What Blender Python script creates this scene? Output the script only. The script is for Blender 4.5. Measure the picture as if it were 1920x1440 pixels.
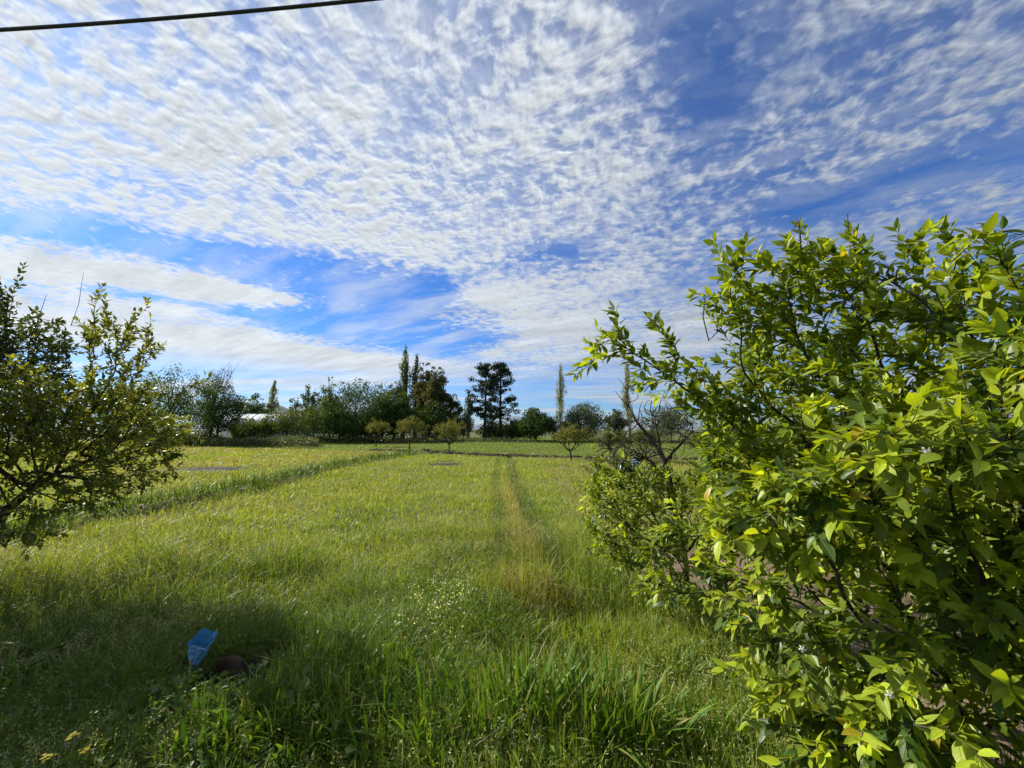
import bpy, math, random
import numpy as np
from mathutils import Vector, Matrix

for _o in list(bpy.data.objects):
    bpy.data.objects.remove(_o)
SC = bpy.context.scene
COL = SC.collection
RNG = np.random.default_rng(7)

# ------------------------------------------------------------------ camera
F_PX, CAM_H = 721.0, 1.9
PITCH = math.atan(86 / F_PX)
cam_data = bpy.data.cameras.new('camera')
cam_data.sensor_width = 36.0
cam_data.lens = 36.0 * F_PX / 1920.0
cam_data.clip_start = 0.05
cam_data.clip_end = 20000
cam = bpy.data.objects.new('camera', cam_data)
COL.objects.link(cam)
cam.location = (0, 0, CAM_H)
cam.rotation_euler = (math.radians(90) + PITCH, 0, 0)
SC.camera = cam

# ------------------------------------------------------------------ light
SUN_EL = math.radians(33)
SUN_AZ = math.radians(-61)        # measured from +Y (view direction) towards +X; negative = left
to_sun = Vector((math.sin(SUN_AZ) * math.cos(SUN_EL), math.cos(SUN_AZ) * math.cos(SUN_EL), math.sin(SUN_EL)))
sd = bpy.data.lights.new('sun', 'SUN')
sd.energy = 5.0
sd.angle = math.radians(0.53)
sd.color = (1.0, 0.95, 0.86)
so = bpy.data.objects.new('sun', sd)
COL.objects.link(so)
so.rotation_euler = to_sun.to_track_quat('Z', 'Y').to_euler()

SC.view_settings.view_transform = 'Standard'
SC.view_settings.look = 'None'
SC.view_settings.exposure = 0.80
SC.view_settings.gamma = 1.0
SC.render.engine = 'CYCLES'
SC.cycles.use_denoising = True
SC.cycles.max_bounces = 7
SC.cycles.diffuse_bounces = 3
SC.cycles.glossy_bounces = 2
SC.cycles.transmission_bounces = 5
SC.cycles.transparent_max_bounces = 6
SC.cycles.use_adaptive_sampling = True
SC.cycles.adaptive_threshold = 0.015


class NT:
    """small helper that writes shader-node arithmetic"""
    def __init__(s, tree):
        s.t = tree

    def new(s, typ, **kw):
        n = s.t.nodes.new(typ)
        for k, v in kw.items():
            setattr(n, k, v)
        return n

    def put(s, sock, v):
        if v is None:
            return
        if isinstance(v, bpy.types.NodeSocket):
            s.t.links.new(v, sock)
        elif isinstance(v, (tuple, list)) and len(v) == 3 and sock.type == 'RGBA':
            sock.default_value = (*v, 1)
        else:
            sock.default_value = v

    def m(s, op, a, b=None, c=None, clamp=False):
        n = s.new('ShaderNodeMath', operation=op)
        n.use_clamp = clamp
        for i, v in enumerate((a, b, c)):
            s.put(n.inputs[i], v)
        return n.outputs[0]

    def ss(s, x, a, b, lo=0.0, hi=1.0):
        n = s.new('ShaderNodeMapRange', interpolation_type='SMOOTHSTEP')
        s.put(n.inputs[0], x)
        for i, v in enumerate((a, b, lo, hi)):
            n.inputs[i + 1].default_value = v
        return n.outputs[0]

    def mix(s, f, a, b, typ='RGBA', blend='MIX'):
        n = s.new('ShaderNodeMix', data_type=typ)
        if typ == 'RGBA':
            n.blend_type = blend
            s.put(n.inputs[0], f); s.put(n.inputs[6], a); s.put(n.inputs[7], b)
            return n.outputs[2]
        s.put(n.inputs[0], f); s.put(n.inputs[2], a); s.put(n.inputs[3], b)
        return n.outputs[0]

    def noise(s, vec, scale, detail=3.0, rough=0.5, dist=0.0):
        n = s.new('ShaderNodeTexNoise')
        s.put(n.inputs['Vector'], vec)
        n.inputs['Scale'].default_value = scale
        n.inputs['Detail'].default_value = detail
        n.inputs['Roughness'].default_value = rough
        n.inputs['Distortion'].default_value = dist
        return n.outputs[0]

    def xyz(s, x, y, z=0.0):
        n = s.new('ShaderNodeCombineXYZ')
        s.put(n.inputs[0], x); s.put(n.inputs[1], y); s.put(n.inputs[2], z)
        return n.outputs[0]


# ------------------------------------------------------------------ sky with clouds
world = bpy.data.worlds.new('World')
SC.world = world
world.use_nodes = True
wt = world.node_tree
wt.nodes.clear()
W = NT(wt)
wo = W.new('ShaderNodeOutputWorld')
bg = W.new('ShaderNodeBackground')
bg.inputs[1].default_value = 0.088
wt.links.new(bg.outputs[0], wo.inputs[0])
sky = W.new('ShaderNodeTexSky', sky_type='NISHITA')
sky.sun_disc = False
sky.sun_elevation = SUN_EL
sky.sun_rotation = SUN_AZ
sky.air_density = 1.0
sky.dust_density = 0.3
sky.ozone_density = 3.0
tc = W.new('ShaderNodeTexCoord')
sep = W.new('ShaderNodeSeparateXYZ')
wt.links.new(tc.outputs['Generated'], sep.inputs[0])
dx, dy, dz = sep.outputs
zz = W.m('ADD', W.m('MAXIMUM', dz, 0.0), 0.06)
U0 = W.m('DIVIDE', dx, zz)
V0 = W.m('DIVIDE', dy, zz)
P0 = W.xyz(U0, V0)
rad = W.m('SQRT', W.m('ADD', W.m('MULTIPLY', U0, U0), W.m('MULTIPLY', V0, V0)))
wa = W.m('SUBTRACT', W.noise(P0, 1.6, 4, 0.55), 0.5)
wb = W.m('SUBTRACT', W.noise(W.xyz(V0, U0, 3.1), 1.6, 4, 0.55), 0.5)
U = W.m('ADD', U0, W.m('MULTIPLY', wa, 0.35))
V = W.m('ADD', V0, W.m('MULTIPLY', wb, 0.35))


def seg(ax, ay, bx, by, r0, r1):
    """1 inside the band round the segment a-b of the cloud plane, 0 outside"""
    ex, ey = bx - ax, by - ay
    L = ex * ex + ey * ey
    px = W.m('SUBTRACT', U, ax); py = W.m('SUBTRACT', V, ay)
    t = W.m('MULTIPLY', W.m('ADD', W.m('MULTIPLY', px, ex), W.m('MULTIPLY', py, ey)), 1 / L, clamp=True)
    qx = W.m('SUBTRACT', px, W.m('MULTIPLY', t, ex)); qy = W.m('SUBTRACT', py, W.m('MULTIPLY', t, ey))
    d = W.m('SQRT', W.m('ADD', W.m('MULTIPLY', qx, qx), W.m('MULTIPLY', qy, qy)))
    return W.ss(d, r0, r1, 1.0, 0.0)


def total(parts):
    s = parts[0]
    for p in parts[1:]:
        s = W.m('ADD', s, p)
    return s


blue = total([
    seg(-2.15, 1.38, -1.30, 1.90, 0.06, 0.26),
    seg(-1.30, 1.95, -0.60, 2.25, 0.16, 0.44),
    seg(-1.65, 2.75, -1.00, 2.95, 0.15, 0.45),
    seg(-1.00, 2.60, -0.55, 3.05, 0.10, 0.80),
    seg(-1.25, 3.15, -0.80, 3.45, 0.10, 0.75),
    W.m('MULTIPLY', seg(-2.35, 2.18, -1.80, 2.65, 0.02, 0.15), 0.8),
    W.m('MULTIPLY', seg(0.36, 0.70, 0.60, 1.12, 0.00, 0.20), 0.55),
    W.m('MULTIPLY', seg(1.75, 1.10, 1.15, 1.42, 0.02, 0.22), 0.75),
    W.m('MULTIPLY', seg(-0.1, 2.05, 0.25, 1.85, 0.05, 0.25), 0.5),
])
white = total([
    seg(-2.60, 1.80, -2.0, 2.02, 0.05, 0.20),
    seg(-2.0, 2.02, -1.70, 2.36, 0.0, 0.17),
    W.m('MULTIPLY', seg(-1.72, 2.05, -1.44, 2.36, 0.02, 0.14), 0.8),
    seg(-3.5, 2.75, -2.55, 3.3, 0.25, 0.55),
    seg(-2.55, 3.4, -1.6, 4.4, 0.25, 0.60),
    W.m('MULTIPLY', seg(0.0, 2.75, 1.4, 3.4, 0.15, 1.3), 0.45),
])
# altocumulus cells, slightly stretched along the wind
ang = math.radians(-32)
ca, sa = math.cos(ang), math.sin(ang)
RX = W.m('ADD', W.m('MULTIPLY', U0, ca), W.m('MULTIPLY', V0, sa))
RY = W.m('SUBTRACT', W.m('MULTIPLY', V0, ca), W.m('MULTIPLY', U0, sa))
left = W.ss(U0, -1.2, 0.3, 1.0, 0.0)
PC = W.xyz(W.m('ADD', W.m('MULTIPLY', RX, 0.92), W.m('MULTIPLY', wa, 0.18)),
           W.m('ADD', W.m('MULTIPLY', RY, 1.0), W.m('MULTIPLY', wb, 0.18)))
cells = W.noise(PC, 17.0, 4, 0.55, 0.15)
PC2 = W.xyz(W.m('ADD', W.m('MULTIPLY', RX, 0.92), W.m('ADD', W.m('MULTIPLY', wa, 0.18), 0.012)),
            W.m('ADD', W.m('MULTIPLY', RY, 1.0), W.m('ADD', W.m('MULTIPLY', wb, 0.18), -0.006)))
cells2 = W.noise(PC2, 17.0, 4, 0.55, 0.15)
fine1 = cells
big = W.noise(W.xyz(U0, V0, 5.7), 2.6, 3, 0.5)
coarse = W.noise(W.xyz(U, V, 7.3), 7.5, 5, 0.55, 0.2)
pick = W.ss(W.noise(W.xyz(U0, V0, 1.3), 1.4, 2, 0.5), 0.38, 0.62)
cells = W.mix(pick, cells, W.m('ADD', W.m('MULTIPLY', coarse, 0.5), W.m('MULTIPLY', cells, 0.5)), 'FLOAT')
# long thin streaks
PS = W.xyz(W.m('ADD', W.m('MULTIPLY', RX, 0.30), W.m('MULTIPLY', wb, 0.15)), W.m('ADD', RY, W.m('MULTIPLY', wa, 0.25)), 2.0)
streak = W.noise(PS, 4.0, 5, 0.55, 0.2)
far = W.ss(rad, 2.6, 5.0)
cov = W.m('ADD', 0.70, W.m('MULTIPLY', left, 0.24))
cov = W.m('SUBTRACT', cov, W.m('MULTIPLY', W.ss(U0, 0.1, 0.9), 0.14))
cov = W.m('SUBTRACT', cov, W.m('MULTIPLY', W.m('MINIMUM', blue, 1.3), 0.68))
cov = W.m('ADD', cov, W.m('MULTIPLY', W.m('MINIMUM', white, 1.0), 0.72))
dens = W.m('ADD', cov, W.m('MULTIPLY', W.m('SUBTRACT', cells, 0.5), W.m('MULTIPLY', W.m('SUBTRACT', W.mix(far, 2.6, 1.0, 'FLOAT'), W.m('MULTIPLY', W.ss(U0, 0.15, 0.7), W.mix(far, 0.8, 0.1, 'FLOAT'))), W.m('SUBTRACT', 1.0, W.m('MULTIPLY', W.m('MINIMUM', white, 1.0), 0.6)))))
dens = W.m('ADD', dens, W.m('MULTIPLY', W.m('SUBTRACT', big, 0.5), 1.0))
dens = W.m('ADD', dens, W.m('MULTIPLY', W.m('SUBTRACT', streak, 0.5), 0.45))
mask = W.ss(dens, 0.10, 1.12)
# thin veil in the blue parts
veil = W.m('MULTIPLY', W.ss(streak, 0.36, 0.68), 0.50)
veil = W.m('MULTIPLY', veil, W.ss(U0, -0.6, 0.4, 1.0, 0.75))
back = W.m('MULTIPLY', W.m('SUBTRACT', 1.0, W.m('MINIMUM', W.m('MULTIPLY', blue, 1.4), 1.0)), W.ss(U0, -0.3, 0.7, 0.60, 0.20))
back = W.m('MULTIPLY', back, W.ss(big, 0.25, 0.6, 0.5, 1.0))
veil = W.m('MAXIMUM', veil, back)
mask = W.m('MAXIMUM', mask, veil)
# layers near the horizon
PH = W.xyz(W.m('MULTIPLY', U0, 0.10), W.m('MULTIPLY', V0, 0.42), 9.0)
hor = W.noise(PH, 2.6, 5, 0.55, 0.3)
hmask = W.m('ADD', 0.20, W.m('MULTIPLY', W.ss(hor, 0.38, 0.62), 0.62))
mask = W.mix(W.ss(rad, 4.2, 5.8), mask, hmask, 'FLOAT')
mask = W.m('MULTIPLY', mask, 0.97)
shade = W.m('SUBTRACT', fine1, cells2)
lum = W.m('ADD', 1.0, W.m('MULTIPLY', shade, W.mix(W.ss(rad, 1.2, 2.6), 1.5, 0.35, 'FLOAT')))
lum = W.m('SUBTRACT', lum, W.m('MULTIPLY', W.m('MULTIPLY', W.ss(dens, 0.75, 1.45), 0.20), W.ss(rad, 1.5, 2.2, 1.0, 0.25)))
lum = W.m('MULTIPLY', lum, W.m('ADD', 1.0, W.m('MULTIPLY', W.m('MULTIPLY', W.m('SUBTRACT', W.noise(W.xyz(W.m('MULTIPLY', RX, 0.5), W.m('MULTIPLY', RY, 1.6), 4.4), 3.0, 5, 0.6), 0.5), 0.9), W.ss(rad, 1.8, 2.8))))
# clouds nearer the sun are brighter
sundot = W.new('ShaderNodeVectorMath', operation='DOT_PRODUCT')
wt.links.new(tc.outputs['Generated'], sundot.inputs[0])
sundot.inputs[1].default_value = tuple(to_sun)
near = W.ss(sundot.outputs['Value'], -0.3, 0.95)
lum = W.m('MULTIPLY', lum, W.m('ADD', 0.33, W.m('MULTIPLY', near, 0.24)))
cloud_tint = W.mix(near, (0.84, 0.92, 1.0), (0.90, 0.96, 1.0))
mul = W.new('ShaderNodeVectorMath', operation='SCALE')
W.put(mul.inputs[0], cloud_tint)
W.put(mul.inputs['Scale'], W.m('MULTIPLY', lum, 10.0))
tint = W.mix(1.0, sky.outputs[0], (0.30, 0.56, 0.95), blend='MULTIPLY')
final = W.mix(mask, tint, mul.outputs[0])
wt.links.new(final, bg.inputs[0])

# ------------------------------------------------------------------ helpers
SP, CP = math.sin(PITCH), math.cos(PITCH)


def at(X, Y, D):
    """world point D metres ahead of the camera seen at pixel X, Y of the 1920x1440 photo"""
    xn = (X - 960) / F_PX; yn = (720 - Y) / F_PX
    t = D / (CP - yn * SP)
    return np.array([xn * t, D, CAM_H + (SP + yn * CP) * t])


def vnoise(x, y, scale, seed=0):
    """smooth value noise in 0..1"""
    r = np.random.default_rng(seed)
    T = r.random((256, 256))
    x = np.asarray(x, float) / scale + 1000.37; y = np.asarray(y, float) / scale + 1000.71
    xi = np.floor(x).astype(int); yi = np.floor(y).astype(int)
    fx = x - xi; fy = y - yi
    fx = fx * fx * (3 - 2 * fx); fy = fy * fy * (3 - 2 * fy)
    a = T[xi % 256, yi % 256]; b = T[(xi + 1) % 256, yi % 256]
    c = T[xi % 256, (yi + 1) % 256]; d = T[(xi + 1) % 256, (yi + 1) % 256]
    return (a * (1 - fx) + b * fx) * (1 - fy) + (c * (1 - fx) + d * fx) * fy


def fbm(x, y, scale, seed=0, oct=3):
    s = 0; w = 0
    for i in range(oct):
        s = s + vnoise(x, y, scale / 2 ** i, seed + i) * 0.5 ** i
        w += 0.5 ** i
    return s / w


def sstep(x, a, b):
    t = np.clip((x - a) / (b - a), 0, 1)
    return t * t * (3 - 2 * t)


def seg_dist(x, y, pts):
    d = np.full(np.shape(x), 1e9)
    for (ax, ay), (bx, by) in zip(pts[:-1], pts[1:]):
        ex, ey = bx - ax, by - ay
        t = np.clip(((x - ax) * ex + (y - ay) * ey) / (ex * ex + ey * ey), 0, 1)
        d = np.minimum(d, np.hypot(x - ax - t * ex, y - ay - t * ey))
    return d


def norm(v):
    v = np.asarray(v, float)
    return v / np.maximum(np.linalg.norm(v, axis=-1, keepdims=True), 1e-9)


def tag(o, label=None, cat=None, group=None, kind=None):
    if label: o['label'] = label
    if cat: o['category'] = cat
    if group: o['group'] = group
    if kind: o['kind'] = kind
    return o


def empty(name, loc=(0, 0, 0)):
    o = bpy.data.objects.new(name, None)
    COL.objects.link(o)
    o.location = tuple(float(c) for c in loc)
    o.empty_display_size = 0.2
    return o


def mesh_obj(name, verts, faces, mat, parent=None, col=None, uv=None, smooth=True):
    """verts (n,3) in world space, faces (m,k) all with k corners; linked as one mesh object"""
    verts = np.asarray(verts, np.float32); faces = np.asarray(faces, np.int32)
    if parent is not None:
        verts = verts - np.array(parent.location, np.float32)
    me = bpy.data.meshes.new(name)
    n, m, k = len(verts), len(faces), faces.shape[1]
    me.vertices.add(n); me.vertices.foreach_set('co', verts.ravel())
    me.loops.add(m * k); me.loops.foreach_set('vertex_index', faces.ravel())
    me.polygons.add(m)
    me.polygons.foreach_set('loop_start', np.arange(0, m * k, k, dtype=np.int32))
    me.polygons.foreach_set('loop_total', np.full(m, k, np.int32))
    me.polygons.foreach_set('use_smooth', np.full(m, bool(smooth)))
    if col is not None:
        a = me.color_attributes.new('Col', 'FLOAT_COLOR', 'POINT')
        c4 = np.ones((n, 4), np.float32); c4[:, :3] = col
        a.data.foreach_set('color', c4.ravel())
    if uv is not None:
        u = me.uv_layers.new(name='UVMap')
        u.data.foreach_set('uv', np.asarray(uv, np.float32)[faces.ravel()].ravel())
    me.update(calc_edges=True)
    me.materials.append(mat)
    o = bpy.data.objects.new(name, me)
    COL.objects.link(o)
    if parent is not None:
        o.parent = parent
    return o


class Geo:
    """collects triangles"""
    def __init__(s):
        s.v, s.f, s.c, s.n = [], [], [], 0

    def add(s, v, f, c=None):
        v = np.asarray(v, float).reshape(-1, 3)
        s.v.append(v); s.f.append(np.asarray(f, int) + s.n); s.n += len(v)
        if c is not None:
            s.c.append(np.broadcast_to(np.asarray(c, float), (len(v), 3)))

    def tube(s, pts, radii, k=6, c=None):
        pts = np.asarray(pts, float); m = len(pts)
        radii = np.broadcast_to(np.asarray(radii, float), (m,))
        tan = norm(np.gradient(pts, axis=0))
        ref = np.array([0, 0, 1.0]) if abs(tan[0][2]) < 0.9 else np.array([1.0, 0, 0])
        a = norm(np.cross(tan, ref)); b = np.cross(tan, a)
        th = np.linspace(0, 2 * np.pi, k, endpoint=False)
        ring = pts[:, None] + radii[:, None, None] * (np.cos(th)[None, :, None] * a[:, None] + np.sin(th)[None, :, None] * b[:, None])
        v = ring.reshape(-1, 3)
        i = np.arange(m - 1)[:, None] * k; j = np.arange(k)[None]; j2 = (j + 1) % k
        q = np.stack([i + j, i + j2, i + k + j2, i + k + j], -1).reshape(-1, 4)
        f = np.concatenate([q[:, [0, 1, 2]], q[:, [0, 2, 3]]])
        v = np.concatenate([v, pts[:1], pts[-1:]])
        cap0 = np.stack([np.full(k, m * k), (np.arange(k) + 1) % k, np.arange(k)], -1)
        e = (m - 1) * k
        cap1 = np.stack([np.full(k, m * k + 1), e + np.arange(k), e + (np.arange(k) + 1) % k], -1)
        s.add(v, np.concatenate([f, cap0, cap1]), c)

    def build(s, name, mat, parent=None, smooth=True):
        c = np.concatenate(s.c) if s.c else None
        return mesh_obj(name, np.concatenate(s.v), np.concatenate(s.f), mat, parent, c, None, smooth)


# ------------------------------------------------------------------ materials
def mat_new(name):
    m = bpy.data.materials.new(name)
    m.use_nodes = True
    m.node_tree.nodes.clear()
    n = NT(m.node_tree)
    n.out = n.new('ShaderNodeOutputMaterial')
    return m, n


def principled(n, color, rough=0.8, spec=0.3, bump=None, bump_d=0.01, **kw):
    b = n.new('ShaderNodeBsdfPrincipled')
    n.put(b.inputs['Base Color'], color)
    n.put(b.inputs['Roughness'], rough)
    b.inputs['Specular IOR Level'].default_value = spec
    if bump is not None:
        bp = n.new('ShaderNodeBump')
        bp.inputs['Distance'].default_value = bump_d
        n.put(bp.inputs['Height'], bump)
        n.t.links.new(bp.outputs[0], b.inputs['Normal'])
    for k, v in kw.items():
        n.put(b.inputs[k], v)
    return b


def leaf_material(name, trans=0.4, rough=0.4, spec=0.5, veins=False, back=1.0, tcol=(1.25, 1.15, 0.35)):
    m, n = mat_new(name)
    at_ = n.new('ShaderNodeAttribute', attribute_name='Col')
    col = at_.outputs['Color']
    bump = None
    if veins:
        uvn = n.new('ShaderNodeUVMap', uv_map='UVMap')
        s = n.new('ShaderNodeSeparateXYZ'); n.t.links.new(uvn.outputs[0], s.inputs[0])
        x = n.m('ABSOLUTE', n.m('SUBTRACT', s.outputs[0], 0.5))
        mid = n.ss(x, 0.0, 0.035, 1.0, 0.0)
        side = n.m('SINE', n.m('MULTIPLY', n.m('SUBTRACT', s.outputs[1], n.m('MULTIPLY', x, 0.5)), 62.0))
        sv = n.m('MULTIPLY', n.ss(side, 0.8, 1.0), 0.10)
        f = n.m('MAXIMUM', n.m('MULTIPLY', mid, 0.55), sv)
        col = n.mix(f, col, n.mix(1.0, col, (1.7, 1.5, 2.0), blend='MULTIPLY'))
        geo = n.new('ShaderNodeTexCoord')
        blot = n.noise(geo.outputs['Object'], 34.0, 4, 0.65)
        spot = n.ss(n.noise(geo.outputs['Object'], 130.0, 2, 0.5), 0.66, 0.74)
        col = n.mix(n.m('MULTIPLY', spot, 0.6), col, (0.16, 0.12, 0.04))
        col = n.mix(n.ss(blot, 0.42, 0.75, 0.0, 0.6), col, n.mix(1.0, col, (1.5, 1.2, 0.8), blend='MULTIPLY'))
        bump = n.m('ADD', n.m('MULTIPLY', mid, -0.6), n.m('MULTIPLY', side, 0.03))
    p = principled(n, col, rough, spec, bump, 0.002)
    t = n.new('ShaderNodeBsdfTranslucent')
    n.put(t.inputs[0], n.mix(1.0, col, tcol, blend='MULTIPLY'))
    mx = n.new('ShaderNodeMixShader')
    mx.inputs[0].default_value = trans
    n.t.links.new(p.outputs[0], mx.inputs[1]); n.t.links.new(t.outputs[0], mx.inputs[2])
    n.t.links.new(mx.outputs[0], n.out.inputs[0])
    return m


def simple_material(name, c1, c2, scale=5.0, rough=0.9, spec=0.2, bump_d=0.01, stretch=(1, 1, 1), detail=5, **kw):
    m, n = mat_new(name)
    g = n.new('ShaderNodeTexCoord')
    mp = n.new('ShaderNodeMapping'); mp.inputs['Scale'].default_value = stretch
    n.t.links.new(g.outputs['Object'], mp.inputs[0])
    f = n.noise(mp.outputs[0], scale, detail, 0.6)
    col = n.mix(n.ss(f, 0.35, 0.65), c1, c2)
    p = principled(n, col, rough, spec, f, bump_d, **kw)
    n.t.links.new(p.outputs[0], n.out.inputs[0])
    return m


M_LEMON = leaf_material('lemon_leaf', 0.45, 0.42, 0.4, veins=True)
M_LEAF_L = leaf_material('plum_leaf', 0.40, 0.42, 0.45, veins=True)
M_FAR = leaf_material('tree_foliage', 0.30, 0.6, 0.25)
M_GRASS = leaf_material('grass_blades', 0.38, 0.5, 0.35, tcol=(1.2, 1.15, 0.4))
M_BARK = simple_material('bark', (0.07, 0.055, 0.042), (0.15, 0.125, 0.10), 14, bump_d=0.02, stretch=(1, 1, 0.25))
M_BARK_DARK = simple_material('dark_bark', (0.028, 0.022, 0.018), (0.075, 0.06, 0.048), 18, bump_d=0.01, stretch=(1, 1, 0.3))
M_BARK_PALE = simple_material('pale_bark', (0.20, 0.18, 0.15), (0.34, 0.31, 0.27), 8, bump_d=0.02, stretch=(1, 1, 0.3))
M_TWIG = simple_material('green_twig', (0.09, 0.10, 0.035), (0.15, 0.13, 0.06), 20, bump_d=0.002)


# ------------------------------------------------------------------ leaves
_ST = np.array([0, .10, .28, .52, .78, 1.0])
_HW = np.array([0, .23, .45, .48, .27, 0])


def leaves(name, pos, d, nrm, length, ratio, curl, fold, col, mat, parent=None, wav=0.0, seed=1):
    """one mesh of folded, curled, pointed leaves; arrays have one row per leaf"""
    r = np.random.default_rng(seed)
    N = len(pos)
    d = norm(d); side = norm(np.cross(d, nrm)); up = np.cross(side, d)
    L = length[:, None]; V = []; UVs = []
    bend = r.normal(0, 0.06, N)[:, None]
    for i, s in enumerate(_ST):                       # midrib
        p = pos + d * (L * s) - up * (L * curl[:, None] * s * s) + side * L * bend * np.sin(s * 2.6)
        V.append(p); UVs.append(np.tile([0.5, s], (N, 1)))
    for sgn in (-1, 1):
        for i in range(1, 5):
            s = _ST[i]; hw = _HW[i] * ratio[:, None] * L
            w = r.normal(0, wav, N)[:, None] * L
            p = V[i] + side * sgn * hw * np.cos(fold)[:, None] + up * (hw * np.sin(fold)[:, None] + w)
            V.append(p); UVs.append(np.tile([0.5 + sgn * 0.5 * _HW[i] / .48, s], (N, 1)))
    V = np.stack(V, 1); UVs = np.stack(UVs, 1)        # N,14,3
    F = []
    for off, flip in ((6, False), (10, True)):
        f = [(0, 1, off), (5, off + 3, 4)]
        for i in range(1, 4):
            f += [(i, i + 1, off + i), (i, off + i, off + i - 1)]
        for t in f:
            F.append(t[::-1] if flip else t)
    F = np.array(F)
    faces = (np.arange(N)[:, None, None] * 14 + F[None]).reshape(-1, 3)
    C = np.repeat(col[:, None], 14, 1).reshape(-1, 3)
    return mesh_obj(name, V.reshape(-1, 3), faces, mat, parent, C, UVs.reshape(-1, 2), True)


def cards(N, c, size, r, flat=0.0, aspect=0.6):
    """N small diamond leaves (2 triangles) round centres c"""
    d = norm(r.normal(size=(N, 3))); n2 = r.normal(size=(N, 3)); n2[:, 2] += flat
    s = norm(np.cross(d, n2)); L = (size * (0.6 + 0.8 * r.random(N)))[:, None]
    bow = norm(np.cross(s, d)) * L * 0.18
    v = np.stack([c - d * L * .5 - bow * .5, c + s * L * .5 * aspect + bow * .5, c + d * L * .5 - bow * .5, c - s * L * .5 * aspect + bow * .5], 1)
    f = np.array([[0, 1, 2], [0, 2, 3]])
    faces = (np.arange(N)[:, None, None] * 4 + f[None]).reshape(-1, 3)
    return v.reshape(-1, 3), faces


# ------------------------------------------------------------------ branching skeleton (space colonisation)
def grow(starts, attr, step, infl, kill, iters=120, seed=0, jitter=0.25, bias=(0, 0, 0.1)):
    r = np.random.default_rng(seed)
    nodes = [np.asarray(p, float) for p in starts]
    parent = [-1] + list(range(len(starts) - 1))
    attr = attr.copy()
    arr = np.array(nodes)
    D = np.linalg.norm(attr[:, None] - arr[None], axis=2)
    near = D.argmin(1); nd = D.min(1)
    seen = {}
    for it in range(iters):
        ok = nd < infl
        if not ok.any():
            break
        new, par = [], []
        for i in np.unique(near[ok]):
            v = norm(attr[ok & (near == i)] - nodes[i]).sum(0)
            v = norm(norm(v) + np.array(bias) + r.normal(0, jitter, 3))
            if seen.get(i, 0) > 3:
                continue
            seen[i] = seen.get(i, 0) + 1
            new.append(nodes[i] + v * step); par.append(int(i))
        if not new:
            break
        base = len(nodes)
        nodes += new; parent += par
        na = np.array(new)
        D = np.linalg.norm(attr[:, None] - na[None], axis=2)
        j = D.argmin(1); dj = D.min(1)
        b = dj < nd
        near = np.where(b, base + j, near); nd = np.where(b, dj, nd)
        keep = nd > kill
        attr = attr[keep]; near = near[keep]; nd = nd[keep]
        if len(attr) == 0:
            break
    return np.array(nodes), np.array(parent)


def skeleton(nodes, parent, r_tip, power, r_max=None):
    n = len(nodes)
    tips = np.zeros(n)
    kids = [[] for _ in range(n)]
    for i in range(n):
        if parent[i] >= 0:
            kids[parent[i]].append(i)
    for i in range(n - 1, -1, -1):
        if not kids[i]:
            tips[i] = 1
        if parent[i] >= 0:
            tips[parent[i]] += tips[i]
    rad = r_tip * tips ** power
    if r_max:
        rad = np.minimum(rad, r_max)
    chains = []
    stack = [(0, None)]
    while stack:
        i, pre = stack.pop()
        ch = [] if pre is None else [pre]
        ch.append(i)
        while kids[i]:
            ks = sorted(kids[i], key=lambda q: -tips[q])
            for q in ks[1:]:
                stack.append((q, i))
            i = ks[0]; ch.append(i)
        chains.append(ch)
    return tips, rad, kids, chains


def tube_skeleton(geo, nodes, rad, chains, tips, k_big=8, k_small=4, seed=0, c=None):
    for ch in chains:
        if len(ch) < 2:
            continue
        p = nodes[ch].copy(); q = rad[ch].copy()
        if len(ch) > 2:
            p[1:-1] = 0.5 * p[1:-1] + 0.25 * (p[:-2] + p[2:])
        q[0] = min(q[0], q[1] * 1.15)
        q[-1] *= 0.5
        geo.tube(p, q, k_big if q.max() > 0.012 else k_small, c)


def blob_points(blobs, total, seed, shell=0.0):
    """random points in ellipsoids (cx,cy,cz,rx,ry,rz,weight)"""
    r = np.random.default_rng(seed)
    w = np.array([b[6] for b in blobs], float); w /= w.sum()
    out = []
    for b, q in zip(blobs, w):
        n = max(2, int(round(total * q)))
        v = norm(r.normal(size=(n, 3))); rr = (shell + (1 - shell) * r.random(n)) ** (1 / 3)
        out.append(np.array(b[:3]) + v * rr[:, None] * np.array(b[3:6]))
    return np.concatenate(out)
GRASS_Q = 1.0

# ------------------------------------------------------------------ the field
RIDGE = [(-7.6, 5.2), (-8.3, 6.4), (-8.9, 8.0), (-8.55, 9.4), (-8.3, 11.2), (-8.4, 13.8), (-8.6, 18), (-8.4, 24), (-7.8, 30), (-7.2, 33)]
RIDGE = [(x + 0.0, y) for x, y in RIDGE]
CLODS = [(-13, 36.5), (-7.0, 32.5), (-2.0, 29.4), (3.7, 27.0), (9.0, 24.6), (14, 22.5)]
STRIP = [(0.15, 4.6), (0.2, 6.5), (0.05, 9.5), (0.0, 14.0), (-0.1, 21.0)]
FURROW = [(0.62, 4.6), (0.55, 6.5), (0.42, 9.5), (0.1, 15.0), (-0.05, 22.0), (-0.2, 28)]
PIT = (-1.98, 3.02)
BELT1 = [(-5.2, 5.5), (-3.9, 5.15), (-2.6, 5.4), (-1.9, 5.0)]
BELT2 = [(-1.9, 4.5), (-1.0, 4.15), (-.2, 4.25), (.3, 4.6)]
SOIL = [(3.6, 5.3, 1.8, 1.1), (3.1, 2.6, .7, .8), (3.4, 3.7, 1.2, 1.2)]
ASH = [(-14.1, 18.5, 1.6, 0.9), (-3.65, 21.9, 1.05, 0.9), (-4.1, 24.2, 0.7, 0.5)]


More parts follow.
